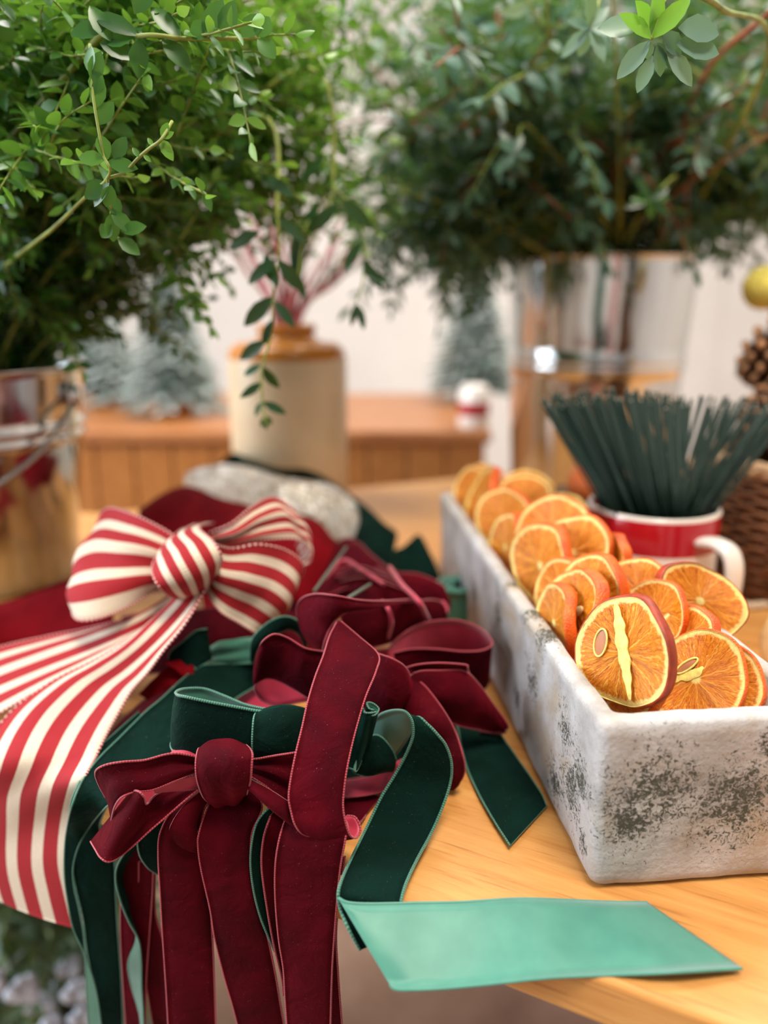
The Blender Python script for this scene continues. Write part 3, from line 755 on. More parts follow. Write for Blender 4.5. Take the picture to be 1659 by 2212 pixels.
# --- green bow in the middle
G1 = bow('green_bow', 'dark green velvet bow whose long tail folds over into a teal strip', 'bow', 660, 1580, .05)
ribbon('loop', [(600, 1538, .392, 590, 1640, .386), (566, 1537, .388, 560, 1645, .384), (520, 1529, .388, 515, 1645, .383), (451, 1516, .387, 450, 1640, .382), (400, 1505, .388, 398, 1634, .383), (383, 1501, .394, 372, 1618, .390),
                (381, 1494, .404, 374, 1600, .400), (400, 1488, .413, 400, 1600, .410), (440, 1488, .418, 440, 1600, .415), (481, 1502, .414, 480, 1610, .412), (530, 1522, .406, 525, 1610, .406), (580, 1533, .400, 575, 1610, .400)], G1, bulge=.001, trim_r=.0009, **GRN)
ribbon('knot', [(562, 1545, .405, 668, 1545, .410), (556, 1538, .394, 664, 1532, .400), (548, 1552, .381, 664, 1542, .393), (545, 1585, .376, 664, 1575, .387), (545, 1620, .375, 664, 1615, .384), (549, 1652, .380, 664, 1650, .386), (552, 1662, .392, 664, 1660, .392)], G1, bulge=.003, wave=.0015, **GRN)
ribbon('loop', [(640, 1535, .398, 640, 1640, .392), (720, 1532, .400, 720, 1650, .392), (770, 1532, .398, 758, 1660, .388), (792, 1540, .078, 770, 1665, .036), (812, 1538, .076, 785, 1630, .040)], G1, flip=True, **GRN)
ribbon('loop_curl', [(782, 1524, .080, 760, 1640, .040), (790, 1540, .077, 775, 1640, .040), (808, 1545, .075, 786, 1630, .040), (818, 1532, .076, 796, 1620, .044), (806, 1520, .078, 790, 1600, .048), (793, 1518, .080, 780, 1600, .050), (797, 1530, .079, 784, 1610, .05), (808, 1534, .078, 790, 1610, .05)], G1, flip=True, **GRN)
ribbon('loop_fold', [(792, 1600, .048, 757, 1655, .030), (808, 1588, .052, 765, 1668, .028), (826, 1594, .050, 790, 1676, .026), (846, 1618, .042, 815, 1672, .024), (856, 1640, .034, 838, 1662, .020)], G1, flip=True, bulge=.004, **GRN)
ribbon('tail', [(800, 1565, .050, 815, 1640, .020), (820, 1545, .062, 835, 1640, .022), (843, 1536, .069, 858, 1625, .026), (866, 1535, .073, 882, 1590, .045), (880, 1541, .073, 900, 1550, .068),
                (890, 1558, .069, 925, 1566, .066), (893, 1582, .062, 948, 1590, .060), (888, 1604, .055, 964, 1612, .053), (874, 1636, .044, 975, 1648, .042), (852, 1676, .032, 973, 1688, .030),
                (824, 1722, .021, 957, 1740, .019), (795, 1782, .010, 932, 1798, .010), (765, 1843, .010, 901, 1856, .0075), (742, 1892, .012, 877, 1908, .008), (731, 1928, .011, 866, 1948, .006),
                (735, 1962, .0035, 868, 1968, .0035), (752, 2004, .315, 872, 1985, .318), (778, 2052, .312, 880, 2010, .315)], G1, trim_r=.0009, **GRN)
ribbon('tail', [(731, 1940, .0105, 842, 2126, .292), (752, 1950, .0100, 856, 2137, .290), (800, 1953, .0085, 900, 2138, .289), (900, 1951, .0065, 960, 2135, .290), (1000, 1949, .0055, 1035, 2128, .2895), (1090, 1943, .006, 1110, 2120, .2875), (1150, 1942, .006, 1190, 2112, .286), (1230, 1945, .004, 1300, 2107, .286),
                (1320, 1949, .0025, 1450, 2101, .006), (1398, 1950, .0015, 1603, 2092, .0035)], G1, mats=[S_GRN, V_GRN], trim=S_GRN, flip=True, trim_r=.0008, thick=.001)

# --- flat green ribbon end by the trough
G2 = bow('green_ribbon', 'flat dark green ribbon end with a slanted cut lying against the trough', 'ribbon', 1090, 1700, .002)
ribbon('ribbon_end', [(960, 1500, .006, 1040, 1490, .006), (985, 1560, .005, 1068, 1560, .004), (1003, 1640, .003, 1112, 1630, .003), (1030, 1706, .003, 1146, 1680, .003), (1066, 1772, .003, 1170, 1716, .003), (1102, 1828, .003, 1181, 1740, .003)], G2, flute=.0004, **GRN)
# --- magenta satin underside showing beneath
B4 = bow('burgundy_ribbon', 'burgundy ribbon turned satin side up between strap and green loop', 'ribbon', 800, 1690, .01)
ribbon('ribbon_length', [(690, 1690, .018, 690, 1730, .012), (742, 1684, .018, 746, 1723, .012), (800, 1674, .016, 795, 1717, .010), (860, 1645, .016, 835, 1706, .008), (900, 1625, .014, 880, 1690, .006)], B4, mats=[S_MAG, V_BUR], trim=C_BUR, flip=True)
ribbon('ribbon_length', [(700, 1712, .012, 700, 1800, .372), (760, 1712, .008, 752, 1800, .004), (800, 1716, .004, 775, 1780, .004), (822, 1722, .003, 790, 1760, .003)], B4, flip=True, **BUR)

# --- long green tail down the left side
G3 = bow('green_bow', 'green velvet bow at the back left whose wide tail sweeps down to the lower left', 'bow', 500, 1410, .05)
ribbon('tail', [(575, 1432, .050, 560, 1448, .045), (520, 1434, .050, 556, 1478, .036), (470, 1434, .050, 520, 1502, .034), (430, 1440, .048, 480, 1530, .034), (391, 1470, .045, 440, 1570, .032), (349, 1509, .041, 405, 1600, .028), (312, 1540, .037, 376, 1632, .024),
                (262, 1590, .030, 318, 1680, .018), (212, 1640, .024, 262, 1722, .014), (176, 1690, .018, 228, 1745, .010), (155, 1742, .012, 196, 1782, .4141), (143, 1800, .4141, 172, 1822, .4141), (139, 1850, .4141, 158, 1870, .4141),
                (140, 1900, .4141, 160, 1915, .4141), (147, 1950, .4141, 170, 1960, .4141), (158, 2005, .4141, 180, 2012, .4141), (182, 2060, .4141, 184, 2062, .4141), (207, 2139, .4141, 187, 2139, .4141), (222, 2240, .4141, 193, 2240, .4141)], G3, n=8, **GRN)
ribbon('tail', [(300, 1538, .030, 330, 1600, .022), (250, 1582, .026, 290, 1650, .018), (208, 1622, .021, 240, 1690, .012), (178, 1676, .016, 230, 1740, .008), (154, 1732, .010, 215, 1790, .4205), (148, 1800, .4205, 240, 1830, .4205), (154, 1860, .4205, 248, 1870, .4205), (165, 1920, .4205, 250, 1930, .4205),
                (180, 1985, .4205, 254, 2006, .4205), (188, 2050, .4205, 258, 2060, .4205), (200, 2120, .4205, 262, 2120, .4205), (212, 2240, .4205, 267, 2240, .4205)], G3, **GRN)
ribbon('loop', [(448, 1358, .075, 458, 1425, .05), (422, 1364, .073, 432, 1440, .048), (392, 1388, .068, 412, 1455, .045), (368, 1408, .062, 396, 1468, .04), (366, 1425, .055, 390, 1476, .036), (384, 1412, .056, 402, 1470, .038), (404, 1428, .052, 420, 1465, .038), (424, 1446, .048, 432, 1470, .036)], G3, **GRS)
ribbon('knot', [(450, 1400, .058, 462, 1438, .045), (470, 1388, .064, 478, 1438, .048), (500, 1384, .068, 505, 1436, .050), (540, 1378, .070, 550, 1432, .052), (570, 1384, .066, 580, 1428, .050)], G3, mats=[S_SAGE, V_GRN], trim=C_GRN, flip=True, pleat=(.002, 2, 1))
ribbon('loop', [(540, 1420, .060, 548, 1432, .055), (545, 1380, .076, 560, 1398, .070), (575, 1348, .085, 592, 1374, .076), (610, 1332, .090, 622, 1360, .078), (642, 1340, .086, 645, 1370, .072), (662, 1372, .074, 656, 1392, .064), (662, 1400, .06, 650, 1410, .055)], G3, flip=True, bulge=.002, **GRS)
# narrow green sliver between the front tails and others hanging lower left
G4 = bow('green_ribbon', 'narrow dark green ribbon hanging edge-on between the burgundy tails', 'ribbon', 565, 1850, .37)
ribbon('ribbon_length', [(600, 1735, .385, 606, 1735, .392), (578, 1748, .368, 588, 1755, .372), (556, 1776, .364, 576, 1782, .368), (545, 1815, .362, 568, 1818, .366), (541, 1865, .362, 566, 1868, .366), (548, 1925, .362, 570, 1930, .366), (562, 1980, .363, 582, 1990, .366), (580, 2025, .364, 592, 2030, .366), (593, 2055, .366, 597, 2055, .368)], G4, **GRN)
G5 = bow('green_ribbon', 'green ribbon with sage lining twisting down beside the near-black green tail', 'ribbon', 265, 1900, .41)
ribbon('ribbon_length', [(300, 1800, .40, 330, 1810, .41), (272, 1838, .40, 292, 1846, .41), (253, 1872, .40, 270, 1880, .41), (250, 1903, .40, 270, 1910, .41), (260, 1945, .40, 280, 1945, .41), (278, 1990, .40, 290, 1988, .41), (299, 2030, .40, 294, 2030, .405), (305, 2075, .40, 277, 2080, .405), (306, 2130, .40, 284, 2130, .406), (309, 2180, .40, 298, 2180, .406), (311, 2240, .40, 305, 2240, .406)], G5, mats=[S_SAGE, V_GRN], trim=C_GRN, flip=True)
G6 = bow('green_ribbon', 'dark green ribbon looping under the left loop of the front burgundy bow', 'ribbon', 320, 1840, .39)
ribbon('ribbon_length', [(330, 1740, .395, 380, 1740, .395), (300, 1790, .392, 372, 1790, .395), (300, 1840, .392, 360, 1850, .395), (318, 1872, .395, 352, 1885, .398), (340, 1888, .40, 352, 1890, .40)], G6, **GRN)
B5 = bow('burgundy_ribbon', 'two burgundy ribbon tails in shadow at the lower left behind the front bow', 'ribbon', 290, 1950, .42)
ribbon('tail', [(262, 1760, .405, 335, 1760, .403), (262, 1840, .409, 332, 1850, .404), (261, 1930, .409, 329, 1935, .404), (261, 2020, .409, 322, 2030, .404), (266, 2120, .409, 316, 2120, .404), (274, 2240, .409, 314, 2240, .404)], B5, mats=[V_BUR, S_BUR], trim=C_BUR)
ribbon('tail', [(300, 1860, .405, 335, 1870, .408), (300, 1960, .408, 336, 1970, .406), (304, 2040, .408, 352, 2030, .404), (314, 2110, .408, 358, 2110, .403), (335, 2240, .408, 366, 2240, .403)], B5, mats=[V_BUR, S_BUR], trim=C_BUR)
# red and magenta satin seen under the greens
B6 = bow('magenta_ribbon', 'satin side of a burgundy ribbon slanting between the striped tail and the green sweep', 'ribbon', 300, 1560, .02)
ribbon('ribbon_length', [(560, 1470, .030, 600, 1560, .02), (480, 1470, .028, 530, 1560, .018), (400, 1478, .024, 470, 1580, .012), (330, 1500, .020, 400, 1620, .008), (270, 1550, .015, 340, 1660, .006), (215, 1610, .010, 280, 1700, .004)], B6, mats=[S_MAG, V_BUR], trim=C_BUR)
B7 = bow('red_ribbon', 'bright red ribbon loop beside the small green curl and the striped tail', 'ribbon', 370, 1460, .04)
ribbon('ribbon_loop', [(300, 1500, .030, 320, 1512, .03), (322, 1476, .040, 352, 1492, .036), (345, 1455, .048, 375, 1480, .040), (366, 1440, .052, 400, 1470, .042), (395, 1450, .05, 420, 1475, .04)], B7, mats=[S_RED, V_RED])
ribbon('ribbon_loop', [(352, 1432, .060, 372, 1440, .056), (395, 1425, .055, 400, 1465, .045), (420, 1440, .05, 415, 1480, .04)], B7, mats=[S_RED, V_RED])

# rolled green ribbon by the trough, back green ribbons
G7 = bow('green_ribbon_roll', 'rolled up green ribbon standing by the left wall of the trough', 'ribbon roll', 990, 1330, .002)
def spiral(c, r0, r1, turns, zt, zb, n=90, a0=0):
    o = []
    for i in range(n + 1):
        t = i/n; a_ = a0 + t*turns*2*math.pi; r = r0 + (r1-r0)*t
        o.append((Vector((c.x + r*math.cos(a_), c.y + r*math.sin(a_), TZ + zt)), Vector((c.x + r*math.cos(a_), c.y + r*math.sin(a_), TZ + zb))))
    return o
cc = T(990, 1352, .0)
ribbon('roll', spiral(cc, .0235, .008, 2.6, .042, .001), G7, flip=False, n=2, m=4, mats=[V_GRN, S_SAGE], trim=S_GRN, trim_r=.0016, edges='L')
G8 = bow('green_ribbon', 'dark green velvet ribbon with pointed folds behind the heap near the trough', 'ribbon', 850, 1180, .01)
ribbon('ribbon_length', [(740, 1085, .045, 700, 1180, .02), (790, 1095, .050, 770, 1200, .02), (830, 1130, .040, 810, 1215, .014), (858, 1152, .030, 840, 1225, .01), (850, 1185, .03, 850, 1235, .008), (872, 1180, .036, 870, 1250, .008), (905, 1155, .040, 900, 1262, .006), (930, 1195, .030, 925, 1268, .005), (950, 1240, .016, 948, 1270, .004)], G8, flip=True, mats=[V_GRN, V_GRN])
G9 = bow('green_ribbon', 'dark green ribbon arching behind the sequinned fabric in front of the stoneware jar', 'ribbon', 600, 1030, .04)
ribbon('ribbon_length', [(440, 1030, .060, 450, 1060, .03), (472, 1002, .078, 480, 1040, .045), (505, 978, .090, 505, 1040, .05), (545, 996, .085, 545, 1050, .05), (600, 1012, .080, 600, 1060, .045), (660, 1014, .078, 660, 1060, .045), (705, 1032, .070, 700, 1080, .04), (760, 1070, .055, 740, 1120, .03), (800, 1100, .045, 780, 1150, .02)], G9, flip=True, mats=[V_GRN, V_GRN])
SQ = bow('sequinned_ribbon', 'silver and champagne sequinned ribbon curving over the back of the heap', 'ribbon', 600, 1080, .05)
ribbon('ribbon_length', [(400, 1022, .085, 400, 1075, .055), (440, 1010, .092, 430, 1085, .055), (490, 1003, .096, 470, 1090, .06), (550, 1012, .098, 530, 1105, .065), (605, 1030, .095, 590, 1120, .065), (660, 1036, .092, 640, 1130, .06), (715, 1048, .085, 680, 1140, .055), (762, 1080, .075, 715, 1158, .045), (776, 1120, .062, 735, 1175, .035), (765, 1160, .045, 745, 1185, .03)], SQ, flip=True, mats=[SEQ, SEQ], bulge=.004, wave=.0015, m=12)
VR = bow('red_velvet_ribbon', 'wide bright red velvet ribbon spread under the striped bow', 'ribbon', 420, 1150, .03)
ribbon('ribbon_length', [(300, 1100, .080, 300, 1200, .05), (345, 1072, .088, 340, 1200, .05), (400, 1048, .094, 390, 1220, .05), (450, 1066, .090, 440, 1250, .05), (510, 1085, .088, 500, 1260, .05), (560, 1100, .086, 540, 1270, .05), (630, 1110, .082, 610, 1290, .05), (690, 1130, .078, 650, 1320, .04), (735, 1185, .062, 690, 1310, .035), (750, 1230, .045, 700, 1330, .03)], VR, flip=True, mats=[V_RED, S_RED], bulge=.01, wave=.003)
ribbon('tail', [(240, 1215, .050, 250, 1380, .02), (160, 1248, .045, 180, 1385, .015), (80, 1276, .04, 90, 1390, .012), (0, 1303, .034, 0, 1396, .010), (-80, 1310, .03, -80, 1420, .01), (-220, 1290, .02, -220, 1500, .008), (-420, 1260, .01, -420, 1560, .006)], VR, mats=[V_RED, S_RED], bulge=.008)  # the unseen left end is widened to put red into the bucket's reflection
ribbon('ribbon_end', [(430, 1250, .06, 520, 1250, .06), (440, 1310, .05, 520, 1310, .05), (450, 1350, .045, 500, 1345, .045), (462, 1392, .04, 478, 1390, .04)], VR, mats=[V_RED, S_RED])

# --- striped bow
ST = bow('striped_bow', 'big red and cream striped bow at the back left, tails draping over the table edge', 'bow', 400, 1220, .07)
SK = dict(mats=[STRIPE, STRIPE], trim=PICOT, trim_r=.0009)
ribbon('tail', [(400, 1262, .100, 462, 1250, .110), (375, 1300, .090, 436, 1300, .098), (320, 1345, .078, 400, 1358, .084), (265, 1390, .066, 358, 1408, .070), (190, 1430, .052, 322, 1456, .056), (110, 1470, .040, 287, 1495, .044), (30, 1528, .028, 255, 1548, .032), (-20, 1590, .018, 234, 1585, .026),
                (-52, 1660, .008, 212, 1628, .021), (-62, 1740, .460, 185, 1680, .018), (-60, 1820, .457, 162, 1752, .430), (-52, 1880, .457, 152, 1850, .428), (-45, 1910, .457, 166, 1930, .427), (-40, 1925, .457, 186, 2010, .427)], ST, flip=False, m=24, bulge=.003, pleat=(.004, 1.2, 1), seed=2, **SK)
ribbon('tail', [(420, 1268, .090, 420, 1290, .086), (380, 1280, .084, 385, 1318, .078), (300, 1322, .070, 310, 1372, .064), (200, 1350, .056, 210, 1430, .048), (100, 1372, .046, 90, 1492, .034), (0, 1396, .038, -10, 1548, .022), (-100, 1430, .03, -110, 1600, .01)], ST, m=20, bulge=.002, pleat=(.004, 1.5, 1), seed=6, **SK)
ribbon('loop', [(440, 1165, .115, 420, 1262, .085), (400, 1168, .122, 365, 1262, .088), (345, 1140, .132, 325, 1280, .088), (290, 1114, .138, 270, 1310, .084), (240, 1100, .136, 205, 1334, .080), (218, 1122, .128, 160, 1335, .076), (225, 1180, .11, 165, 1310, .072), (300, 1210, .095, 270, 1290, .07), (380, 1220, .085, 380, 1270, .07)], ST, bulge=.010, m=24, pleat=(.0035, 2.4, 1), seed=7, **SK)
ribbon('knot', [(350, 1180, .105, 460, 1130, .115), (332, 1215, .118, 430, 1140, .138), (330, 1240, .120, 460, 1170, .140), (345, 1268, .114, 478, 1205, .130), (372, 1290, .100, 470, 1240, .112), (400, 1285, .09, 460, 1260, .09)], ST, bulge=.006, m=16, **SK)
ribbon('loop', [(455, 1150, .128, 470, 1180, .118), (500, 1130, .138, 510, 1172, .122), (548, 1092, .146, 580, 1165, .120), (590, 1075, .148, 640, 1165, .116), (632, 1100, .138, 668, 1185, .108), (655, 1140, .12, 668, 1215, .096), (640, 1180, .10, 640, 1225, .09)], ST, flip=True, m=24, bulge=.004, pleat=(.003, 2, 1), seed=9, **SK)
ribbon('loop', [(455, 1172, .128, 440, 1245, .100), (500, 1185, .130, 455, 1290, .094), (560, 1176, .132, 478, 1322, .086), (620, 1190, .122, 515, 1345, .076), (655, 1222, .108, 550, 1366, .066), (640, 1262, .09, 562, 1372, .055), (610, 1300, .07, 560, 1360, .05)], ST, flip=True, m=24, bulge=.006, pleat=(.003, 1.6, 1), seed=12, **SK)

# folds of ribbon underneath that carry the heap
for i, (lab, secs, kw) in enumerate([
    ('dark green ribbon folds buried under the large burgundy bow', [(560, 1560, .004, 600, 1700, .004), (680, 1540, .03, 700, 1700, .012), (780, 1540, .03, 790, 1690, .012), (880, 1570, .02, 870, 1680, .006), (960, 1580, .004, 950, 1670, .004)], GRN),
    ('dark red ribbon folds buried below the striped bow', [(260, 1330, .03, 300, 1460, .015), (380, 1320, .05, 420, 1440, .03), (500, 1310, .055, 520, 1420, .035), (600, 1300, .05, 640, 1420, .03), (700, 1290, .035, 740, 1400, .02)], BUR),
    ('dark green ribbon folds in the shade between both burgundy bows', [(400, 1560, .02, 420, 1690, .395), (500, 1550, .035, 520, 1690, .39), (600, 1540, .045, 610, 1690, .385), (700, 1540, .04, 710, 1690, .382)], GRN),
    ('burgundy ribbon folds under the standing loop by the trough', [(800, 1400, .012, 820, 1560, .012), (880, 1400, .02, 880, 1560, .02), (960, 1400, .015, 960, 1560, .02), (1030, 1420, .004, 1010, 1540, .004)], BUR)]):
    r0 = bow('buried_ribbon', lab, 'ribbon', secs[1][0], secs[1][1], .002)
    ribbon('ribbon_length', secs, r0, bulge=.003, wave=.003, flip=True, **kw)

# two short floral wires resting on the heap
for (a_, b_, z0, z1, lab) in ((( 748, 1182), (678, 1278), .100, .092, 'long green floral wire lying on the folded burgundy ribbon'), ((800, 1262), (752, 1292), .098, .105, 'short green floral wire poking from the folded burgundy ribbon')):
    b = MB(); b.tube([T(*a_, z0), T(*b_, z1)], .0012, 8); o = b.out('floral_wire', WIRE_METAL if 0 else plain('dull green wire', (92, 104, 92), .5), loc=T(*a_, z0)); tag(o, lab, 'wire')

# ================================================================== mug with floral wires
mc = Vector((.250, .69, TZ)); mr, mh = .0590, .120
mug = thing('striped_mug', 'red and white striped mug holding green floral wires behind the trough', 'mug', mc)
def mugmat():
    m = M('red and white mug bands'); z = m.sep(m.co('Object'))[2]
    band = m.math('FRACT', m.math('MULTIPLY', m.math('SUBTRACT', z, -.0095), 1/.0630))
    on = m.math('GREATER_THAN', band, .5)
    rim = m.math('GREATER_THAN', z, .1175); on = m.math('MULTIPLY', on, m.math('SUBTRACT', 1, rim))
    m.color(m.mix(on, (230, 220, 210), (166, 12, 26))); m.set(Roughness=.16); m.b.inputs['Coat Weight'].default_value = .4
    return m.m
b = MB(); b.lathe(mc, [(0, 0), (mr*.86, 0), (mr*.95, .003), (mr, .010), (mr, mh-.002), (mr-.001, mh), (mr-.003, mh), (mr-.004, mh-.002), (mr-.004, .008), (0, .008)], 96)
b.out('mug_body', mugmat(), mug)
ha = math.radians(-62); hd = Vector((math.cos(ha), math.sin(ha), 0)); hs = Vector((-hd.y, hd.x, 0))
hp = [(mr-.002, .098), (mr+.012, .101), (mr+.026, .098), (mr+.033, .086), (mr+.034, .066), (mr+.031, .046), (mr+.020, .030), (mr+.008, .024), (mr-.002, .024)]
cp = cr([mc + hd*x + Vector((0, 0, z)) for x, z in hp], 8)
V = []; Fc = []
for i, p in enumerate(cp):
    d = (cp[min(i+1, len(cp)-1)] - cp[max(i-1, 0)]).normalized(); nn = d.cross(hs).normalized()
    for k in range(12):
        a_ = 2*math.pi*k/12; V.append(p + hs*math.cos(a_)*.0105 + nn*math.sin(a_)*.0048)
for i in range(len(cp)-1):
    for k in range(12): Fc.append((i*12+k, i*12+(k+1) % 12, (i+1)*12+(k+1) % 12, (i+1)*12+k))
mk('handle', V, Fc, WHITE_GL, mug)
# wires
def wire(tip, base, proto=[None, None]):
    d = tip - base; L_ = d.length
    q = Vector((0, 0, 1)).rotation_difference(d.normalized())
    if proto[0] is None:
        b_ = MB(); b_.tube([(0, 0, 0), (0, 0, 1)], .00115, 7); o = b_.out('floral_wire', WIRE_G, loc=(0, 0, 0))
        b2 = MB(); b2.tube([(0, 0, 1.0), (0, 0, 1.004)], .0009, 7); e = b2.out('cut_end', WIRE_END, o); proto[0] = o; proto[1] = e
    else:
        o = proto[0].copy(); COL.objects.link(o); e = proto[1].copy(); COL.objects.link(e); e.parent = o
    o.location = base; o.rotation_mode = 'QUATERNION'; o.rotation_quaternion = q; o.scale = (1, 1, L_)
    return o
rw = random.Random(5)
for i in range(150):
    t = (i + .5)/150
    ex = rw.uniform(0, 1)
    tpx = 1172 + 325*t + rw.uniform(-6, 6); tpy = 866 - 18*math.sin(t*3) + rw.uniform(-14, 22) + 8*t
    tip = P(tpx, tpy, .66 + rw.uniform(-.028, .05))
    bt = .5 - t
    rimp = Vector((mc.x - .047 + .066*t, tip.y + (mc.y - tip.y)*.35 + rw.uniform(-.004, .004), TZ + mh))
    k_ = (rimp.z - (TZ + .012))/(tip.z - rimp.z); base = rimp + (rimp - tip)*k_*.9
    base.z = TZ + .013
    v_ = Vector((base.x - mc.x, base.y - mc.y, 0))
    if v_.length > .045: v_ *= .045/v_.length; base = Vector((mc.x + v_.x, mc.y + v_.y, base.z))
    o = wire(tip, base)
    tag(o, 'straight green floral wire in the dense left bundle in the mug', 'wire', 'floral wires leaning left in the mug')
for i in range(62):
    t = (i + .5)/62
    tpx = 1520 + 190*t + rw.uniform(-8, 8); tpy = 868 + rw.uniform(-18, 22) + 14*t
    tip = P(tpx, tpy, .66 + rw.uniform(-.02, .06))
    rimp = Vector((mc.x + .018 + .030*t, mc.y + rw.uniform(-.022, .02), TZ + mh))
    base = rimp + (rimp - tip)*((rimp.z - TZ - .012)/(tip.z - rimp.z))*.9; base.z = TZ + .013
    v_ = Vector((base.x - mc.x, base.y - mc.y, 0))
    if v_.length > .045: v_ *= .045/v_.length; base = Vector((mc.x + v_.x, mc.y + v_.y, base.z))
    o = wire(tip, base)
    tag(o, 'straight green floral wire in the looser right bundle in the mug', 'wire', 'floral wires leaning right in the mug')

# ================================================================== buckets
def bucket(name, label, c, rt, rb, h, ring_z, bail=False):
    t = thing(name, label, 'bucket', c)
    def rad(z): return rb + (rt-rb)*z/h
    pr = [(0, .004), (rb-.003, .004), (rb, 0), (rb+.002, .004)]
    for z in [h*i/14 for i in range(1, 14)]:
        pr.append((rad(z), z))
    pr += [(rad(zr + dz) + e, zr + dz) for zr in ring_z for dz, e in ((-.009, 0), (-.005, .004), (-.001, 0), (.003, 0), (.007, .004), (.011, 0))]
    pr += [(rad(h-.009), h-.009), (rad(h-.006), h-.006)]
    pr = pr[:4] + sorted(pr[4:], key=lambda q: q[1])
    pr += [(rt, h-.004), (rt+.0015, h-.003), (rt+.002, h), (rt+.001, h+.002), (rt-.002, h-.002)]
    for z in [h*i/6 for i in range(5, 0, -1)]: pr.append((rad(z)-.002, z))
    pr.append((rb-.004, .006)); pr.append((0, .006))
    b_ = MB(); b_.lathe(c, pr, 96); b_.out('bucket_body', METAL, t)
    return t
c1 = P(1300, 560, 1.28); RBC = Vector((c1.x, 1.28, TZ)); rz = c1.z - TZ
rbk = bucket('metal_bucket', 'tall shiny metal bucket of eucalyptus at the right behind the mug', RBC, .147, .126, rz, (.205,))
c2 = P(160, 792, .813); LBC = Vector((c2.x - .125, .83, TZ)); lz = c2.z - TZ
lbk = bucket('metal_bucket', 'metal bucket with a wire handle at the left edge holding boxwood', LBC, .122, .092, lz, (.165,))
bl = []
for i in range(25):
    a_ = math.pi*i/24 ; 
    x = LBC.x + .124*math.cos(a_); bl.append(Vector((x, LBC.y - .02 - .118*math.sin(a_), TZ + lz - .03 - .095*math.sin(a_))))
b = MB(); b.tube(bl, .0028, 8); b.out('bail_handle', WIRE_METAL, lbk)
for s in (-1, 1):
    b = MB(); b.ell((LBC.x + s*.123, LBC.y - .02, TZ + lz - .03), (.008, .012, .014)); b.out('handle_ear', METAL, lbk)

# stoneware jar with red twigs
jc0 = P(622, 1030, 1.12); JC = Vector((jc0.x, 1.16, TZ))
jr = .0875
jt = thing('stoneware_jar', 'cream stoneware jar with an amber glazed shoulder holding red twigs', 'jar', JC)
zs = P(622, 782, 1.08).z - TZ; zn = P(622, 742, 1.1).z - TZ; zt_ = P(622, 702, 1.12).z - TZ
b = MB(); b.lathe(JC, [(0, 0), (jr-.006, 0), (jr, .006), (jr, zs*.5), (jr, zs-.004), (jr-.001, zs)], 72); b.out('jar_body', STONE_C, jt)
b = MB(); b.lathe(JC, [(jr-.001, zs), (jr-.003, zs+.012), (jr-.014, zs+.022), (.052, zn), (.042, zn+.006), (.040, zt_-.012), (.043, zt_-.010), (.044, zt_-.002), (.041, zt_), (.034, zt_), (.033, zn), (.033, zs), (0, zs)], 72); b.out('jar_shoulder', STONE_T, jt)
rt_ = random.Random(3)
TW = [(455, 470), (490, 430), (520, 400), (560, 440), (585, 400), (600, 470), (640, 420), (665, 480), (700, 440), (740, 470), (775, 500), (800, 540), (540, 520), (620, 520), (690, 560), (760, 560)]
for i, (x, y) in enumerate(TW):
    tip = P(x, y, 1.12 + rt_.uniform(-.06, .1))
    a_ = 2*math.pi*i/16; base = JC + Vector((.022*math.cos(a_), .022*math.sin(a_), .03)); neck = JC + Vector(((tip.x-JC.x)*.16, .012*math.sin(a_), zt_))
    p = cr([base, neck, neck.lerp(tip, .5) + Vector((rt_.uniform(-.008, .008), 0, .004)), tip], 8)
    b = MB(); b.tube(p, [.0038 - .0022*k/len(p) for k in range(len(p))], 7)
    q = p[int(len(p)*.6)]; dv = (tip - base).normalized()
    b.tube([q, q + (dv + Vector((rt_.uniform(-.5, .5), 0, 0))).normalized()*.07], [.002, .001], 6)
    o = b.out('red_twig', TWIG_R, loc=base); tag(o, 'thin red twig fanning out of the stoneware jar', 'twig', 'red twigs in the jar')

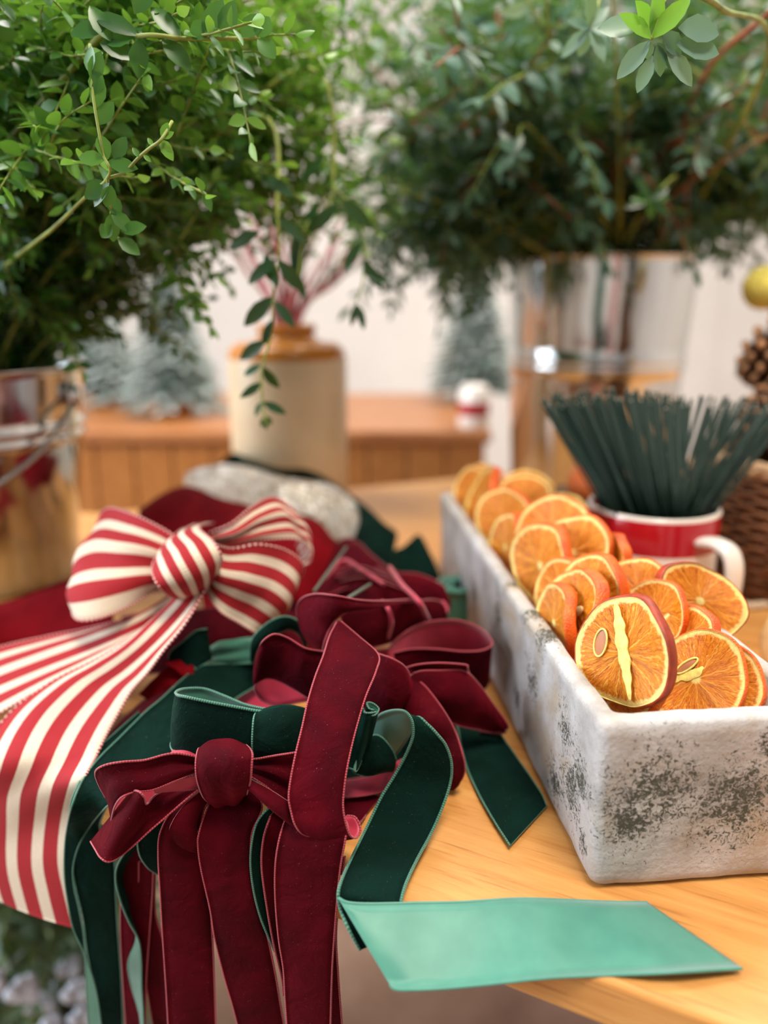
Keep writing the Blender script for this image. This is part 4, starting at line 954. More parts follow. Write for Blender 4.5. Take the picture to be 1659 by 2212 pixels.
# ================================================================== foliage
def leaf(mb, p, d, nrm, L, W, a, fold=.25, curl=.15):
    d = d.normalized(); s = d.cross(nrm)
    s = s.normalized() if s.length > 1e-6 else d.orthogonal().normalized(); n = s.cross(d)
    prof = [(0, .05), (.18, .62), (.42, 1.0), (.68, .86), (.88, .45), (1, .03)]
    V = []
    for (t, w) in prof:
        c = p + d*(L*t) - n*(curl*L*t*t)
        V += [c - s*(W*.5*w) + n*(W*.5*w*fold), c, c + s*(W*.5*w) + n*(W*.5*w*fold)]
    Fc = []
    for i in range(len(prof)-1):
        for k in (0, 1): Fc.append((i*3+k, i*3+k+1, (i+1)*3+k+1, (i+1)*3+k))
    mb.add(V, Fc, a)
def rv(r): return Vector((r.uniform(-1, 1), r.uniform(-1, 1), r.uniform(-1, 1)))
def sprig(sm, lm, pts, r, rad, LL, LW, gap, start=.1, tone=(0, .8), spread=1.0, droop=0.0, tipleaf=True, rng=None):
    """a leafy shoot: stem tube and opposite pairs of leaves"""
    p = cr(pts, 8); n = len(p)
    sm.tube(p, [max(.0005, r*(1-.75*i/n)) for i in range(n)], 6)
    tot = sum((p[i+1]-p[i]).length for i in range(n-1)); s_ = start*tot; acc = 0; i = 0; flip = 0
    while s_ < tot:
        while i < n-2 and acc + (p[i+1]-p[i]).length < s_: acc += (p[i+1]-p[i]).length; i += 1
        seg = (p[i+1]-p[i]); q = p[i] + seg.normalized()*(s_-acc); d = seg.normalized()
        up = (Vector((0, 0, 1)) - d*d.z); up = up.normalized() if up.length > .1 else d.orthogonal().normalized()
        side = d.cross(up).normalized()
        if flip % 2: side = (side*.5 + up*.86)
        f = 1 - .45*(s_/tot)
        for sg in (-1, 1):
            ld = d*rng.uniform(.35, .8) + side*sg*spread*rng.uniform(.8, 1.1) + rv(rng)*.22 - Vector((0, 0, droop))
            nn = (up + rv(rng)*.5)
            leaf(lm, q, ld, nn, LL*f*rng.uniform(.8, 1.15), LW*f*rng.uniform(.85, 1.15), rng.uniform(*tone), rng.uniform(.1, .4), rng.uniform(.0, .3))
        s_ += gap*rng.uniform(.8, 1.2); flip += 1
    if tipleaf:
        d = (p[-1]-p[-2]).normalized()
        leaf(lm, p[-1], d, rv(rng), LL*.6, LW*.55, tone[1])
def branch(name, label, cat, pts, rng, nside, sl, r0, LL, LW, gap, lmat, smat, tone=(0, .8), group=None, from_=.35, main_leaves=True, droop=0.0, spread=1.0, sideup=.1):
    root = thing(name, label, cat, pts[0], group)
    sm = MB(); lm = MB(); p = cr(pts, 10); n = len(p)
    if main_leaves: sprig(sm, lm, pts, r0, r0, LL, LW, gap, start=from_, tone=tone, rng=rng, droop=droop, spread=spread)
    else: sm.tube(p, [r0*(1-.6*i/n) for i in range(n)], 6)
    for k in range(nside):
        t = from_ + (1-from_-.05)*(k+rng.random())/nside
        i = min(n-2, int(t*(n-1))); q = p[i]; d = (p[i+1]-p[i]).normalized()
        sd = (d*.7 + rv(rng)*.9 + Vector((0, 0, sideup))).normalized(); L_ = sl*rng.uniform(.6, 1.2)
        e = q + sd*L_ + Vector((0, 0, -droop*L_*.5)); mdl = q.lerp(e, .5) + rv(rng)*L_*.08 + Vector((0, 0, .06*L_))
        tn = (tone[0] + (tone[1]-tone[0])*rng.uniform(0, .3), tone[0] + (tone[1]-tone[0])*rng.uniform(.5, 1))
        sprig(sm, lm, [q, mdl, e], r0*.45, 0, LL, LW, gap, tone=tn, rng=rng, droop=droop, spread=spread)
    sm.out('stem', smat, root); lm.out('foliage', lmat, root, attr=True)
    return root

rf = random.Random(21)
lbm = LBC + Vector((0, 0, lz - .02))
# boxwood mass: tips spread over the crown of the left bunch
tips = []
cells = [(x, y) for x in range(-160, 700, 86) for y in range(-60, 760, 82)]
def inside(x, y):
    lim = 770 - max(0, x-170)*.55 if x < 520 else 560 - (x-520)*1.0
    return y < lim
for (x, y) in cells:
    x += rf.uniform(-35, 35); y += rf.uniform(-35, 35)
    if not inside(x + 40, y + 50): continue
    tips.append((x, y))
for i, (x, y) in enumerate(tips):
    far = rf.random()
    D = .60 + .42*far
    if y < 420 and x < 560 and rf.random() < .42: D = rf.uniform(.47, .58)
    tip = P(x, y, D)
    b0 = lbm + Vector((rf.uniform(-.06, .06), rf.uniform(-.06, .05), 0))
    mid = b0.lerp(tip, .5) + Vector((0, 0, .10 + .05*rf.random()))
    base = lbm + Vector((rf.uniform(-.04, .04), rf.uniform(-.04, .04), -.16))
    up = b0.lerp(mid, .4) + Vector((0, 0, .03))
    if y > 560: mid = b0.lerp(tip, .55) + Vector((0, 0, .05))
    tn = (.05, .6) if (y > 430 or x < 60) else (.25, .95)  # lower and outer left leaves coloured darker, standing in for shade
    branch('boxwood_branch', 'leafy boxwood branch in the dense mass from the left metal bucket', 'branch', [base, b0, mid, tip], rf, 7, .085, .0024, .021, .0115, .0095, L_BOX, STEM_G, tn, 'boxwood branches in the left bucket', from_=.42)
# inner mass near the rim, shade put into its darker leaf tones
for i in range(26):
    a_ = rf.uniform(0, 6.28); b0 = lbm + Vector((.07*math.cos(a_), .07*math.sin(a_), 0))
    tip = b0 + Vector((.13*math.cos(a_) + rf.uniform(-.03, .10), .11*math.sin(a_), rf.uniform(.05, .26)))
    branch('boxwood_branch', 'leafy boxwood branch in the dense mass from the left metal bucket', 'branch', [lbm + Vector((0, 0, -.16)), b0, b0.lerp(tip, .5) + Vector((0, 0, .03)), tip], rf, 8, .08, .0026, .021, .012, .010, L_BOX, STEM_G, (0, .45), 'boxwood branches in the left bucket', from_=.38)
# looser sprays reaching to the right across the middle
for i, (x, y, D) in enumerate([(620, 60, .70), (700, 120, .66), (560, 200, .60), (640, 300, .72), (600, 380, .70), (720, 250, .75), (520, 470, .68), (470, 600, .66), (430, 650, .66), (760, 380, .8), (700, 430, .8), (790, 200, .85),
                               (560, 30, .55), (580, 110, .52), (480, 330, .60), (660, 180, .9), (840, 300, .9), (740, 60, .9), (820, 460, .85), (780, 540, .82), (740, -20, .8), (800, 60, .85), (860, 120, .95), (820, 200, .9), (700, 20, .75), (880, 240, .95), (690, 330, .8), (760, 300, .85), (640, 420, .75), (560, 520, .75), (870, 400, .95), (500, 540, .8), (450, 470, .75), (600, 470, .85), (520, 400, .75), (660, 520, .9), (800, 470, .95), (720, 500, .9), (840, 500, 1.0), (590, 330, .8), (690, 240, .8), (620, 160, .75)]):
    tip = P(x, y, D); base = lbm + Vector((.02, -.02, -.16)); b0 = lbm + Vector((.05, -.02, .0))
    mid = b0.lerp(tip, .55) + Vector((0, 0, .12))
    branch('boxwood_branch', 'long boxwood spray arching to the right over the middle of the table', 'branch', [base, b0, mid, tip], rf, 9, .075, .0022, .021, .0115, .011, L_BOX, STEM_G, (.25, 1.0), 'boxwood sprays arching right', from_=.45)

# the two nearest sprigs, in focus
s1 = thing('boxwood_branch', 'sharp upright boxwood sprig hanging nearest the camera at the upper left', 'branch', lbm + Vector((.03, -.03, -.15)))
sm = MB(); lm = MB()
D0 = .47
spt = [lbm + Vector((.03, -.03, -.15)), lbm + Vector((.03, -.04, .06)), P(140, 470, .54), P(232, 385, .47), P(222, 330, .462), P(206, 240, .460), P(197, 170, .462), P(194, 95, .465)]
sm.tube(cr(spt, 8), [.0013]*17 + [.001]*8 + [.0008]*32, 7)
for (x, y, dx, dy, L_, a_, nz) in [(228, 345, -48, -5, .0155, .75, -.9), (232, 350, 50, 10, .0165, .55, -.6), (212, 270, 26, -42, .015, .5, .4), (205, 235, 14, -70, .017, .55, .5), (214, 290, 20, 55, .013, .6, .4), (198, 175, 18, -60, .016, .5, .5), (196, 160, -3, -62, .014, .65, -.5),
                               (203, 205, 10, -50, .013, .6, .3), (236, 395, -24, 32, .016, .3, -.5), (240, 400, -10, 44, .012, .5, .6), (222, 400, -30, 20, .013, .4, .5), (246, 345, 30, -60, .014, .35, .3)]:
    p0 = P(x, y, .462); p1 = P(x+dx, y+dy, .462)
    leaf(lm, p0, p1-p0, Vector((nz, -1, .25)), L_, .0085, a_, .2, .1)
# twig to the right with a tip leaf
tw = [P(232, 385, .47), P(268, 372, .465), P(300, 340, .46), P(326, 318, .455), P(348, 302, .452), P(372, 262, .46)]
sm.tube(cr(tw, 8), .0009, 6)
for (x, y, dx, dy, L_, a_, nz) in [(346, 305, 28, 40, .0115, .85, .3), (348, 303, 24, 24, .008, .95, -.4), (350, 300, 12, -36, .009, .8, .3), (352, 300, 20, -14, .007, .9, .3), (330, 316, -10, -18, .005, .8, .3), (300, 340, -12, -20, .006, .6, .3), (310, 335, 14, 12, .005, .8, .3)]:
    p0 = P(x, y, .455); p1 = P(x+dx, y+dy, .455)
    leaf(lm, p0, p1-p0, Vector((nz, -1, .3)), L_, L_*.55, a_, .2, .1)
# hanging end below
dn = [P(232, 385, .47), P(233, 420, .475), P(240, 455, .48), P(240, 500, .49), P(262, 520, .5)]
sm.tube(cr(dn, 8), .0009, 6)
for (x, y, dx, dy, L_, a_) in [(233, 415, -30, -15, .014, .45), (234, 420, 16, 30, .013, .4), (240, 455, 40, 40, .017, .6), (240, 460, 4, 50, .016, .7), (241, 485, -14, 16, .010, .7), (262, 500, 40, -10, .015, .55), (255, 515, 35, 25, .015, .5)]:
    p0 = P(x, y, .48); p1 = P(x+dx, y+dy, .48); leaf(lm, p0, p1-p0, Vector((.3, -1, .4)), L_, .009, a_, .25, .1)
sm.out('stem', STEM_G, s1); lm.out('foliage', L_BOX, s1, attr=True)

s2 = thing('boxwood_branch', 'boxwood shoot with upright leaves in a row along the top of the photograph', 'branch', lbm + Vector((.02, -.05, -.15)))
sm = MB(); lm = MB()
sm.tube(cr([lbm + Vector((.02, -.05, -.15)), lbm + Vector((0, -.05, .1)), P(180, 120, .55), P(300, 78, .50), P(400, 83, .50), P(500, 83, .51), P(560, 82, .52)], 8), [.0022]*20 + [.0013]*29, 6)
for (x, y, dx, dy, L_, a_) in [(392, 84, -45, -50, .024, .45), (410, 82, 30, -22, .016, .5), (440, 80, 30, -62, .023, .45), (480, 82, 18, -60, .021, .4), (520, 80, 40, -40, .018, .5), (300, 78, -95, -50, .030, .3), (290, 80, -60, 5, .019, .5), (300, 84, 0, 70, .02, .4), (350, 85, 60, 60, .022, .4), (240, 90, -40, -70, .022, .5), (555, 80, 20, -34, .013, .6), (556, 84, 30, 30, .014, .6), (290, 30, 30, -50, .02, .35), (230, 60, -90, 10, .022, .4), (215, 92, 60, 24, .022, .25)]:
    p0 = P(x, y, .50); p1 = P(x+dx, y+dy, .50); leaf(lm, p0, p1-p0, Vector((.3, -1, .3)), L_, .0115, a_, .25, .1)
sm.out('stem', STEM_G, s2); lm.out('foliage', L_BOX, s2, attr=True)

# hanging sprig in front of the jar
s3 = thing('hanging_sprig', 'dark leafy sprig hanging down in front of the stoneware jar', 'branch', lbm + Vector((.05, 0, -.15)))
sm = MB(); lm = MB()
sm.tube(cr([lbm + Vector((.05, 0, -.15)), lbm + Vector((.06, 0, .05)), P(520, 260, .70), P(600, 480, .66), P(590, 640, .64), P(586, 720, .635), P(566, 800, .63), P(568, 880, .63), P(574, 915, .63)], 8), [.002]*24 + [.0009]*41, 6)
for (x, y, dx, dy, L_, a_) in [(590, 640, -70, 70, .036, .15), (592, 650, 40, 50, .026, .2), (600, 620, -30, -70, .03, .2), (590, 690, -20, 40, .02, .1), (575, 735, -66, 46, .031, .1), (572, 745, 10, -36, .016, .3), (566, 790, 34, 50, .026, .1), (564, 788, -38, 22, .018, .5), (566, 826, -48, 34, .022, .25), (566, 868, 50, 24, .022, .35), (567, 868, -22, 34, .016, .6), (574, 898, 18, 24, .012, .9), (572, 900, -14, 36, .013, .4), (574, 905, 2, 28, .011, .8),
                            (560, 500, -60, 30, .03, .2), (600, 470, 50, 40, .03, .3), (600, 560, 46, 60, .032, .15), (596, 560, -50, 40, .03, .2), (560, 380, 60, 30, .03, .4), (540, 330, -60, 30, .03, .3)]:
    p0 = P(x, y, .635); p1 = P(x+dx, y+dy, .635 + rf.uniform(-.01, .01)); leaf(lm, p0, p1-p0, Vector((rf.uniform(-.6, .6), -1, .3)), L_, L_*.36, a_, .3, .15)
sm.out('stem', STEM_G, s3); lm.out('foliage', L_DARK, s3, attr=True)
s4 = thing('hanging_sprig', 'dark drooping leaf tips hanging between the jar and the right bucket', 'branch', lbm + Vector((.05, .02, -.15)))
sm = MB(); lm = MB()
sm.tube(cr([lbm + Vector((.05, .02, -.15)), lbm + Vector((.07, .02, .05)), P(620, 160, .74), P(720, 400, .72), P(660, 490, .70), P(645, 600, .70)], 8), [.002]*24 + [.001]*17, 6)
sm.tube(cr([P(720, 400, .72), P(780, 480, .71), P(786, 590, .71), P(768, 655, .71)], 8), .0009, 6)
for (x, y, dx, dy, L_, a_) in [(660, 490, -30, 90, .04, .15), (650, 520, -10, 80, .034, .2), (690, 440, -40, 60, .03, .3), (768, 655, 20, 50, .024, .2), (766, 660, -4, 34, .018, .35), (780, 520, -30, 50, .03, .2), (784, 560, 30, 50, .03, .2), (740, 430, 50, 50, .035, .3), (700, 340, -50, 50, .03, .3), (730, 440, -60, 60, .034, .15), (645, 590, 10, 50, .024, .2), (786, 590, 44, 14, .024, .3)]:
    p0 = P(x, y, .70); p1 = P(x+dx, y+dy, .70); leaf(lm, p0, p1-p0, Vector((rf.uniform(-.6, .6), -1, .3)), L_, L_*.36, a_, .3, .15)
sm.out('stem', STEM_G, s4); lm.out('foliage', L_DARK, s4, attr=True)

# eucalyptus in the right bucket
rbm = RBC + Vector((0, 0, rz - .01))
re_ = random.Random(77)
cells = [(x, y) for x in range(800, 1840, 92) for y in range(-110, 520, 92)]
for (x, y) in cells:
    x += re_.uniform(-40, 40); y += re_.uniform(-40, 40)
    if y > 520 - abs(x - 1300)*.12 + (0 if x > 900 else -120): continue
    D = re_.uniform(.92, 1.5)
    if y < 350 and re_.random() < .35: D = re_.uniform(.75, .95)
    tip = P(x, y, D); a_ = re_.uniform(0, 6.28)
    b0 = rbm + Vector((.10*math.cos(a_), .10*math.sin(a_), 0)); b0.x = RBC.x + max(-.11, min(.11, (tip.x-RBC.x)*.35))
    mid = b0.lerp(tip, .5) + Vector((0, 0, .04))
    branch('eucalyptus_branch', 'eucalyptus branch with narrow grey green leaves standing in the right metal bucket', 'branch', [RBC + Vector(((b0.x-RBC.x)*.4, (b0.y-RBC.y)*.4, .03)), b0, mid, tip], re_, 9, .13, .0045, .042, .0150, .021, L_EUC, STEM_R if re_.random() < .35 else STEM_G, (0, .75) if y > 180 else (.2, 1), 'eucalyptus branches in the right bucket', from_=.47, droop=.15)  # shade put into the colour: darker leaves low down, lighter above
# low inner leaves just above the bucket rim, coloured dark for the shade there
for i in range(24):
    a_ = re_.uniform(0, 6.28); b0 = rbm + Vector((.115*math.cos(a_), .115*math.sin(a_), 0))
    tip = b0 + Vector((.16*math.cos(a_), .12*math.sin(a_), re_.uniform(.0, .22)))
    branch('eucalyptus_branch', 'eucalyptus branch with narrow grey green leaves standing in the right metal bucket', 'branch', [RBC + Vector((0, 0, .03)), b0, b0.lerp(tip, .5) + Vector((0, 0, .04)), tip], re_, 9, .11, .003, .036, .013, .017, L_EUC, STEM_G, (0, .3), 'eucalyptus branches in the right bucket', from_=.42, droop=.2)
for i in range(14):
    tip = P(re_.uniform(770, 960), re_.uniform(300, 540), re_.uniform(.95, 1.25)); b0 = rbm + Vector((-.115, re_.uniform(-.05, .04), 0))
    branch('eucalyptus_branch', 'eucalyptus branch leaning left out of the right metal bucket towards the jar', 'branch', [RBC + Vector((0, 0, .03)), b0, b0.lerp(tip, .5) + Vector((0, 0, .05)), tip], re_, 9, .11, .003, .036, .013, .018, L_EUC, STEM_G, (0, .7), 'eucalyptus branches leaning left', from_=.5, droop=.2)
# single stems that show
for i, (pts_, lab, mt) in enumerate([
    ([(1480, 540, 1.2), (1470, 320, 1.02), (1530, 150, .86), (1659, 30, .70), (1700, -30, .66)], 'reddish eucalyptus stem slanting up to the top right corner', STEM_R),
    ([(1430, 545, 1.2), (1440, 440, 1.05), (1560, 350, .9), (1700, 270, .8)], 'tan bare stem reaching out to the right edge', STEM_B),
    ([(1255, 545, 1.2), (1210, 400, 1.1), (1200, 200, 1.0)], 'upright tan stem left of the middle of the eucalyptus', STEM_B),
    ([(1340, 545, 1.2), (1352, 350, 1.08), (1365, 180, 1.0)], 'upright olive stem in the centre of the eucalyptus', STEM_G),
    ([(1180, 548, 1.16), (1050, 470, 1.0), (930, 430, .95), (860, 410, .93)], 'yellow green stem sweeping left from the right bucket rim', STEM_G)]):
    pv = [P(*q) for q in pts_]; b = MB(); b.tube([RBC + Vector(((pv[0].x-RBC.x)*.5, -.03, .02))] + cr(pv, 10), [.0035] + [.0034*(1-.4*k/(10*(len(pv)-1))) for k in range(10*(len(pv)-1)+1)], 8)
    o = b.out('bare_stem', mt, loc=RBC + Vector((0, 0, .02))); tag(o, lab, 'stem')
# bright young tip, in focus at the top right
s5 = thing('eucalyptus_branch', 'sharp eucalyptus tip with two lime green leaves at the top right', 'branch', P(1700, -60, .64))
sm = MB(); lg = MB(); ls = MB(); D1 = .47
sm.tube(cr([RBC + Vector((.08, -.08, .03)), RBC + Vector((.09, -.09, rz)), P(1650, 150, .75), P(1560, 20, .56), P(1450, -10, .49), P(1408, 84, D1)], 8), [.003]*16 + [.0018]*16 + [.0009]*9, 6)
for (dx, dy, L_, W_) in [(-62, -52, .0225, .0105), (62, -68, .0265, .0105), (10, -90, .028, .0135), (-30, -80, .024, .013)]:
    p0 = P(1408, 84, D1 if W_ < .013 else D1 + .01); p1 = P(1408+dx, 84+dy, D1 - .003); leaf(lg, p0, p1-p0, Vector((.2*(1 if dx > 0 else -1), -1, .55)), L_, W_, rf.uniform(0, 1), .3, .05)
for (x, y, dx, dy, L_, W_) in [(1404, 88, -56, 64, .0240, .0105), (1410, 120, -26, 62, .0190, .0085), (1420, 92, 34, 50, .0200, .0085), (1402, 88, -2, 28, .0090, .0060), (1420, 96, 6, 50, .016, .009), (1432, 70, 36, 44, .0160, .0125), (1460, 95, 82, 16, .026, .0150), (1465, 60, 80, 10, .024, .016), (1440, 110, 46, 60, .024, .012), (1380, 60, -60, 0, .022, .013)]:
    p0 = P(x, y, D1 + .002); p1 = P(x+dx, y+dy, D1 + .004); leaf(ls, p0, p1-p0, Vector((.15*(1 if dx > 0 else -1), -1, .3)), L_, W_, rf.uniform(0, 1), .25, .05)
sm.out('stem', STEM_G, s5); lg.out('young_leaves', L_TIP, s5, attr=True, label='lime green pair of young leaves'); ls.out('foliage', L_SIL, s5, attr=True)
for j, (x, y, D2, lab) in enumerate([(1275, 60, .62, 'small eucalyptus tip with a lime bud left of the sharp one'), (1405, 430, .80, 'green eucalyptus shoot spread like a star low in the right bunch'), (1110, 330, .78, 'pale eucalyptus shoot with a bright stalk left of the right bunch centre')]):
    s6 = thing('eucalyptus_branch', lab, 'branch', RBC + Vector((0, -.05, .05)))
    sm = MB(); ls = MB()
    sm.tube(cr([RBC + Vector((0, -.05, .05)), rbm + Vector((0, -.09, 0)), P(x + 50, y - 40, D2 + .12), P(x, y, D2)], 8), [.003]*12 + [.0012]*13, 6)
    for q in range(7):
        a_ = q*2*math.pi/7 + rf.uniform(-.4, .4); p0 = P(x, y, D2); p1 = P(x + 60*math.cos(a_), y + 60*math.sin(a_), D2 + rf.uniform(-.01, .01))
        leaf(ls, p0, p1-p0, Vector((0, -1, .4)), .026 if q % 2 else .019, .010, rf.uniform(0, .7), .25, .1)
    sm.out('stem', STEM_G, s6); ls.out('foliage', [L_SIL, L_BOX, L_EUC][j], s6, attr=True)

# ================================================================== background things
def frosted_tree(label, px, py, D, h, r, seed, dark=(0, 1)):
    rr = random.Random(seed); c = P(px, py, D); c.z = ztop
    t = thing('frosted_tree', label, 'tree', c)
    b = MB(); b.tube([c, c + Vector((0, 0, h))], [.012, .004], 8); b.out('trunk', STEM_B, t)
    b = MB(); b.lathe(c, [(0, 0), (.05, 0), (.045, .04), (0, .04)], 20); b.out('pot', STONE_T, t)
    lm = MB(); sm = MB()
    for i in range(150):
        z = .05 + (h-.05)*(i/150); a_ = i*2.4; rr_ = r*(1 - z/h)**.8*rr.uniform(.7, 1.1) + .01
        p0 = c + Vector((0, 0, z)); p1 = c + Vector((rr_*math.cos(a_), rr_*math.sin(a_), z - .25*rr_))
        for q in range(7):
            f = q/7; pp = p0.lerp(p1, f)
            for s in (-1, 1):
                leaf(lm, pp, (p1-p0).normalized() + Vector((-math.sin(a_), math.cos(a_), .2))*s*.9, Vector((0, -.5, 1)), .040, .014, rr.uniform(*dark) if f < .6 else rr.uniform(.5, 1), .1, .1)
    lm.out('needles', FROST_L, t, attr=True)
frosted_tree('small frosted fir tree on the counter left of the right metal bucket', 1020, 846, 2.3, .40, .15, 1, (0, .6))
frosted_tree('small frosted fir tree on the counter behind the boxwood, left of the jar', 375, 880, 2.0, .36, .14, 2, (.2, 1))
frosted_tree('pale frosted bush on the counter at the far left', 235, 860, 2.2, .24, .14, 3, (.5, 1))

# little red and white candle jar on the counter by the bucket
cj = P(1090, 935, 1.52); cj.z = ztop
cjt = thing('candle_jar', 'white candle jar with a red band at the right end of the counter', 'jar', Vector((cj.x - .03, 1.80, ztop)))
cc_ = Vector((cj.x - .03, 1.80, ztop))
b = MB(); b.lathe(cc_, [(0, 0), (.034, 0), (.036, .004), (.036, .085), (.030, .095), (.026, .1), (0, .1)], 32); b.out('jar_body', WHITE_GL, cjt)
b = MB(); b.lathe(cc_, [(.0365, .03), (.037, .032), (.037, .058), (.0365, .06)], 32); b.out('band', RED_GL, cjt)

# wooden bowl with a clementine behind the mug
bc = Vector((.262, .90, TZ)); bt = thing('wooden_bowl', 'dark bowl behind the mug with a clementine in it', 'bowl', bc)
b = MB(); b.lathe(bc, [(0, 0), (.035, 0), (.045, .006), (.066, .04), (.074, .07), (.072, .072), (.069, .070), (.060, .042), (.040, .012), (0, .010)], 48); b.out('bowl_body', plain('grey brown bowl', (98, 80, 66), .5, var=.2), bt)
b = MB(); b.ell(bc + Vector((-.006, 0, .088)), (.035, .035, .032), 24, 16); o = b.out('clementine', plain('clementine skin', (206, 104, 46), .45, var=.1, scale=200), loc=bc + Vector((-.006, 0, .088))); tag(o, 'clementine resting in the dark bowl behind the mug', 'fruit')

# wicker basket with pine cones at the right
kb = Vector((.455, .80, TZ)); bk = thing('wicker_basket', 'dark brown wicker basket at the right edge beside the mug', 'basket', kb)
b = MB()
for i in range(22):
    z = .004 + i*.0058; r0 = .095 + .014*math.sin(math.pi*i/26)
    b.tube([kb + Vector(((r0 + .0022*math.cos(18*t_ + (i % 2)*math.pi))*math.cos(t_), (r0 + .0022*math.cos(18*t_ + (i % 2)*math.pi))*math.sin(t_), z)) for t_ in [2*math.pi*k/144 for k in range(144)]], .0034, 6, closed=True)
b.lathe(kb, [(0, .001), (.094, .001), (.094, .003), (0, .003)], 40)
b.out('woven_side', WICKER, bk)
b = MB()
for s in range(3):
    b.tube([kb + Vector(((.100 + .005*math.cos(14*t_ + s*2.09))*math.cos(t_), (.100 + .005*math.cos(14*t_ + s*2.09))*math.sin(t_), .138 + .005*math.sin(14*t_ + s*2.09))) for t_ in [2*math.pi*k/200 for k in range(200)]], .0048, 6, closed=True)
b.out('rim', WICKER_L, bk)
def pinecone(c, h, r, tilt, seed, label):
    t = thing('pine_cone', label, 'pine cone', c)
    rot = Matrix.Rotation(tilt[0], 3, 'X') @ Matrix.Rotation(tilt[1], 3, 'Y')
    b1, b2 = MB(), MB(); n = 90; rr = random.Random(seed)
    for i in range(n):
        f = i/n; a_ = i*2.39996; z = h*(f-.5); rad = r*math.sin(math.pi*min(1, .12 + .88*(1-f)))**.7*.95
        d = rot @ Vector((math.cos(a_), math.sin(a_), .35 + .5*f)); p0 = c + rot @ Vector((0, 0, z)); L_ = rad*1.05
        leaf(b1, p0 + d*L_*.15, d, rot @ Vector((0, 0, 1)), L_, r*.62*(1-.4*f), 0, -.15, -.12)
        b2.ell(p0 + d.normalized()*L_*1.12, (r*.13, r*.13, r*.09), 8, 5, rot=rot)
    b1.ell(c, (r*.35, r*.35, h*.5), 12, 8, rot=rot)
    b1.out('scales', CONE_M, t); b2.out('scale_tips', CONE_T, t, label='pale scale tips')
pinecone(kb + Vector((-.035, .045, .165)), .075, .036, (.5, .4), 1, 'pine cone on the left side of the basket behind the wires')
pinecone(kb + Vector((.045, .03, .17)), .075, .038, (-.6, .9), 2, 'pine cone on the right side of the wicker basket')
pinecone(kb + Vector((-.02, .08, .235)), .085, .045, (1.2, .3), 3, 'topmost pine cone of the heap in the wicker basket')
pinecone(kb + Vector((.0, -.035, .16)), .07, .036, (.9, -.4), 4, 'pine cone at the front of the wicker basket')
for i, (p0, p1, zz) in enumerate((((1490, 1328), (1720, 1205), .004), ((1480, 1300), (1740, 1312), .004))):
    pa = [T(*p0, zz).lerp(T(*p1, zz), k/20) + Vector((0, .004*math.sin(k*.5), 0)) for k in range(21)]
    b = MB()
    for s in range(3):
        b.tube([p + Vector((.0, .0022*math.cos(k*1.2 + s*2.09), .0022*math.sin(k*1.2 + s*2.09))) for k, p in enumerate(cr(pa, 3))], .0022, 6)
    o = b.out('jute_rope', ROPE, loc=pa[0]); tag(o, ['beige jute rope slanting up to the right in front of the basket', 'beige jute rope running level along the table to the right edge'][i], 'rope')
wc = T(1712, 1470, .0); 
b = MB(); V = []
for k in range(40):
    a_ = 2*math.pi*k/40
    for dz in (0, 1):
        pass
nrm = Vector((-.35, -1, .25)).normalized(); ex = Vector((0, 0, 1)).cross(nrm).normalized(); ey = nrm.cross(ex); cw = wc + Vector((0, 0, .032))
prof = [(0, .003), (.030, .003), (.0315, .0015), (.0315, -.0015), (.030, -.003), (0, -.003)]
for (r_, h_) in prof:
    for k in range(40):
        a_ = 2*math.pi*k/40; V.append(cw + ex*r_*.9*math.cos(a_) + ey*r_*math.sin(a_) + nrm*h_)
b.add(V, [(i*40+k, (i+1)*40+k, (i+1)*40+(k+1) % 40, i*40+(k+1) % 40) for i in range(5) for k in range(40)])
o = b.out('wood_slice', W_PALE, loc=wc); tag(o, 'pale round wood slice standing at the right edge beside the trough', 'wood slice')
# yellow flower head on a stem rising from the basket
yb = P(1652, 622, .98); b = MB()
yt = thing('yellow_flower', 'pale yellow ball shaped dried flower at the right edge against the wall', 'flower', kb + Vector((0, .06, .13)))
b.ell(yb, .026, 24, 16, fn=lambda d: 1 + .05*noise.noise(d*9)); b.out('flower_head', YEL, yt)
b = MB(); b.tube([kb + Vector((0, .06, .03)), kb + Vector((.02, .09, .2)), yb], .002, 6); b.out('stem', STEM_B, yt)

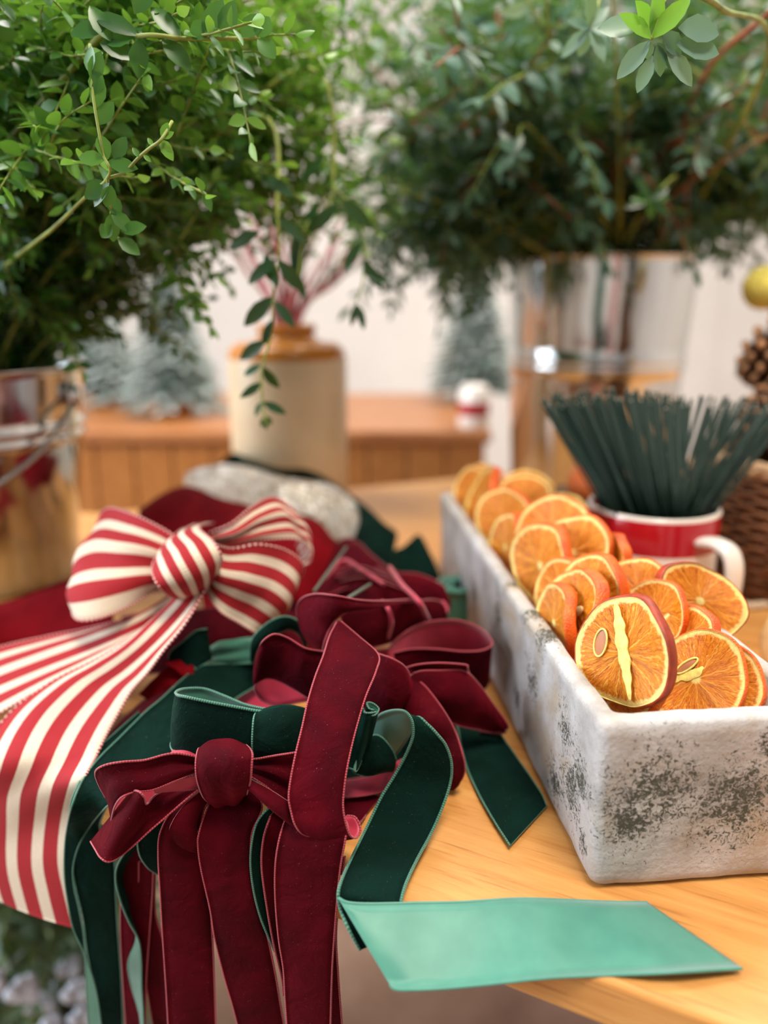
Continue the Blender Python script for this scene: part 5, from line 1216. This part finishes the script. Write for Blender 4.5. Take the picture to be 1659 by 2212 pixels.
# foliage and blossoms stored on the floor below the table, lower left
fb = Vector((-.52, 1.02, 0)); 
fbt = thing('flower_bucket', 'dark bucket on the floor under the table, holding mixed greenery', 'bucket', fb)
b = MB(); b.lathe(fb, [(0, 0), (.12, 0), (.15, .26), (.152, .27), (.146, .27), (.116, .01), (0, .01)], 40); b.out('bucket_body', plain('dark green plastic', (34, 44, 38), .5), fbt)
r8 = random.Random(88)
for i in range(30):
    tip = P(r8.uniform(-60, 360), r8.uniform(1960, 2330), r8.uniform(.72, 1.0)); 
    b0 = fb + Vector((r8.uniform(-.09, .09), r8.uniform(-.09, .09), .26))
    branch('floor_greenery_branch', 'leafy branch in the mixed greenery below the table at the lower left', 'branch', [fb + Vector((0, 0, .02)), b0, b0.lerp(tip, .5) + Vector((0, 0, .04)), tip], r8, 7, .10, .003, .045, .018, .022, L_FLOOR, STEM_G, (r8.uniform(0, .6), r8.uniform(.6, 1)), 'greenery branches below the table', from_=.35)
for i in range(11):
    c = P(r8.uniform(-30, 250), r8.uniform(2090, 2230), r8.uniform(.70, .84))
    b = MB()
    for q in range(7):
        a_ = q*.9; b.ell(c + Vector((.009*math.cos(a_), .006*math.sin(a_*1.7), .009*math.sin(a_))), (.008, .006, .008), 8, 6)
    b.tube([c, fb + Vector((0, 0, .1))], .0015, 5)
    o = b.out('blossom', BLOSSOM, loc=c); tag(o, 'white blossom in the greenery below the table at the lower left', 'flower', 'white blossoms below the table')

# ================================================================== light
w = bpy.data.worlds.new('world'); sc.world = w; w.use_nodes = True
bg = w.node_tree.nodes['Background']; bg.inputs[0].default_value = (.93, .95, 1, 1); bg.inputs[1].default_value = .34
def area(name, loc, tgt, size, power, col, sy=None):
    d = bpy.data.lights.new(name, 'AREA'); d.energy = power; d.color = col; d.shape = 'RECTANGLE'; d.size = size; d.size_y = sy or size
    o = bpy.data.objects.new(name, d); COL.objects.link(o); o.location = loc
    o.rotation_euler = (Vector(tgt) - Vector(loc)).to_track_quat('-Z', 'Y').to_euler(); return o
area('window_light', (-2.9, .3, 1.9), (0, .6, .8), 2.4, 135, (.80, .90, 1.0), 1.8)
area('ceiling_light', (.3, -.2, 2.9), (.1, .5, .75), .6, 52, (1.0, .90, .76))
area('ceiling_light', (.9, 2.2, 3.0), (.3, 1.6, .8), 1.6, 75, (1.0, .95, .88))
area('ceiling_light', (-1.2, 1.5, 3.0), (-.4, .8, .8), 1.0, 50, (1.0, .95, .88))
sc.view_settings.view_transform = 'Standard'; sc.view_settings.look = 'None'; sc.view_settings.gamma = 1; sc.view_settings.use_curve_mapping = False
sc.view_settings.exposure = 0.12
sc.cycles.use_denoising = True
sc.cycles.max_bounces = 5; sc.cycles.diffuse_bounces = 3; sc.cycles.glossy_bounces = 3
sc.cycles.use_adaptive_sampling = True; sc.cycles.adaptive_threshold = .035
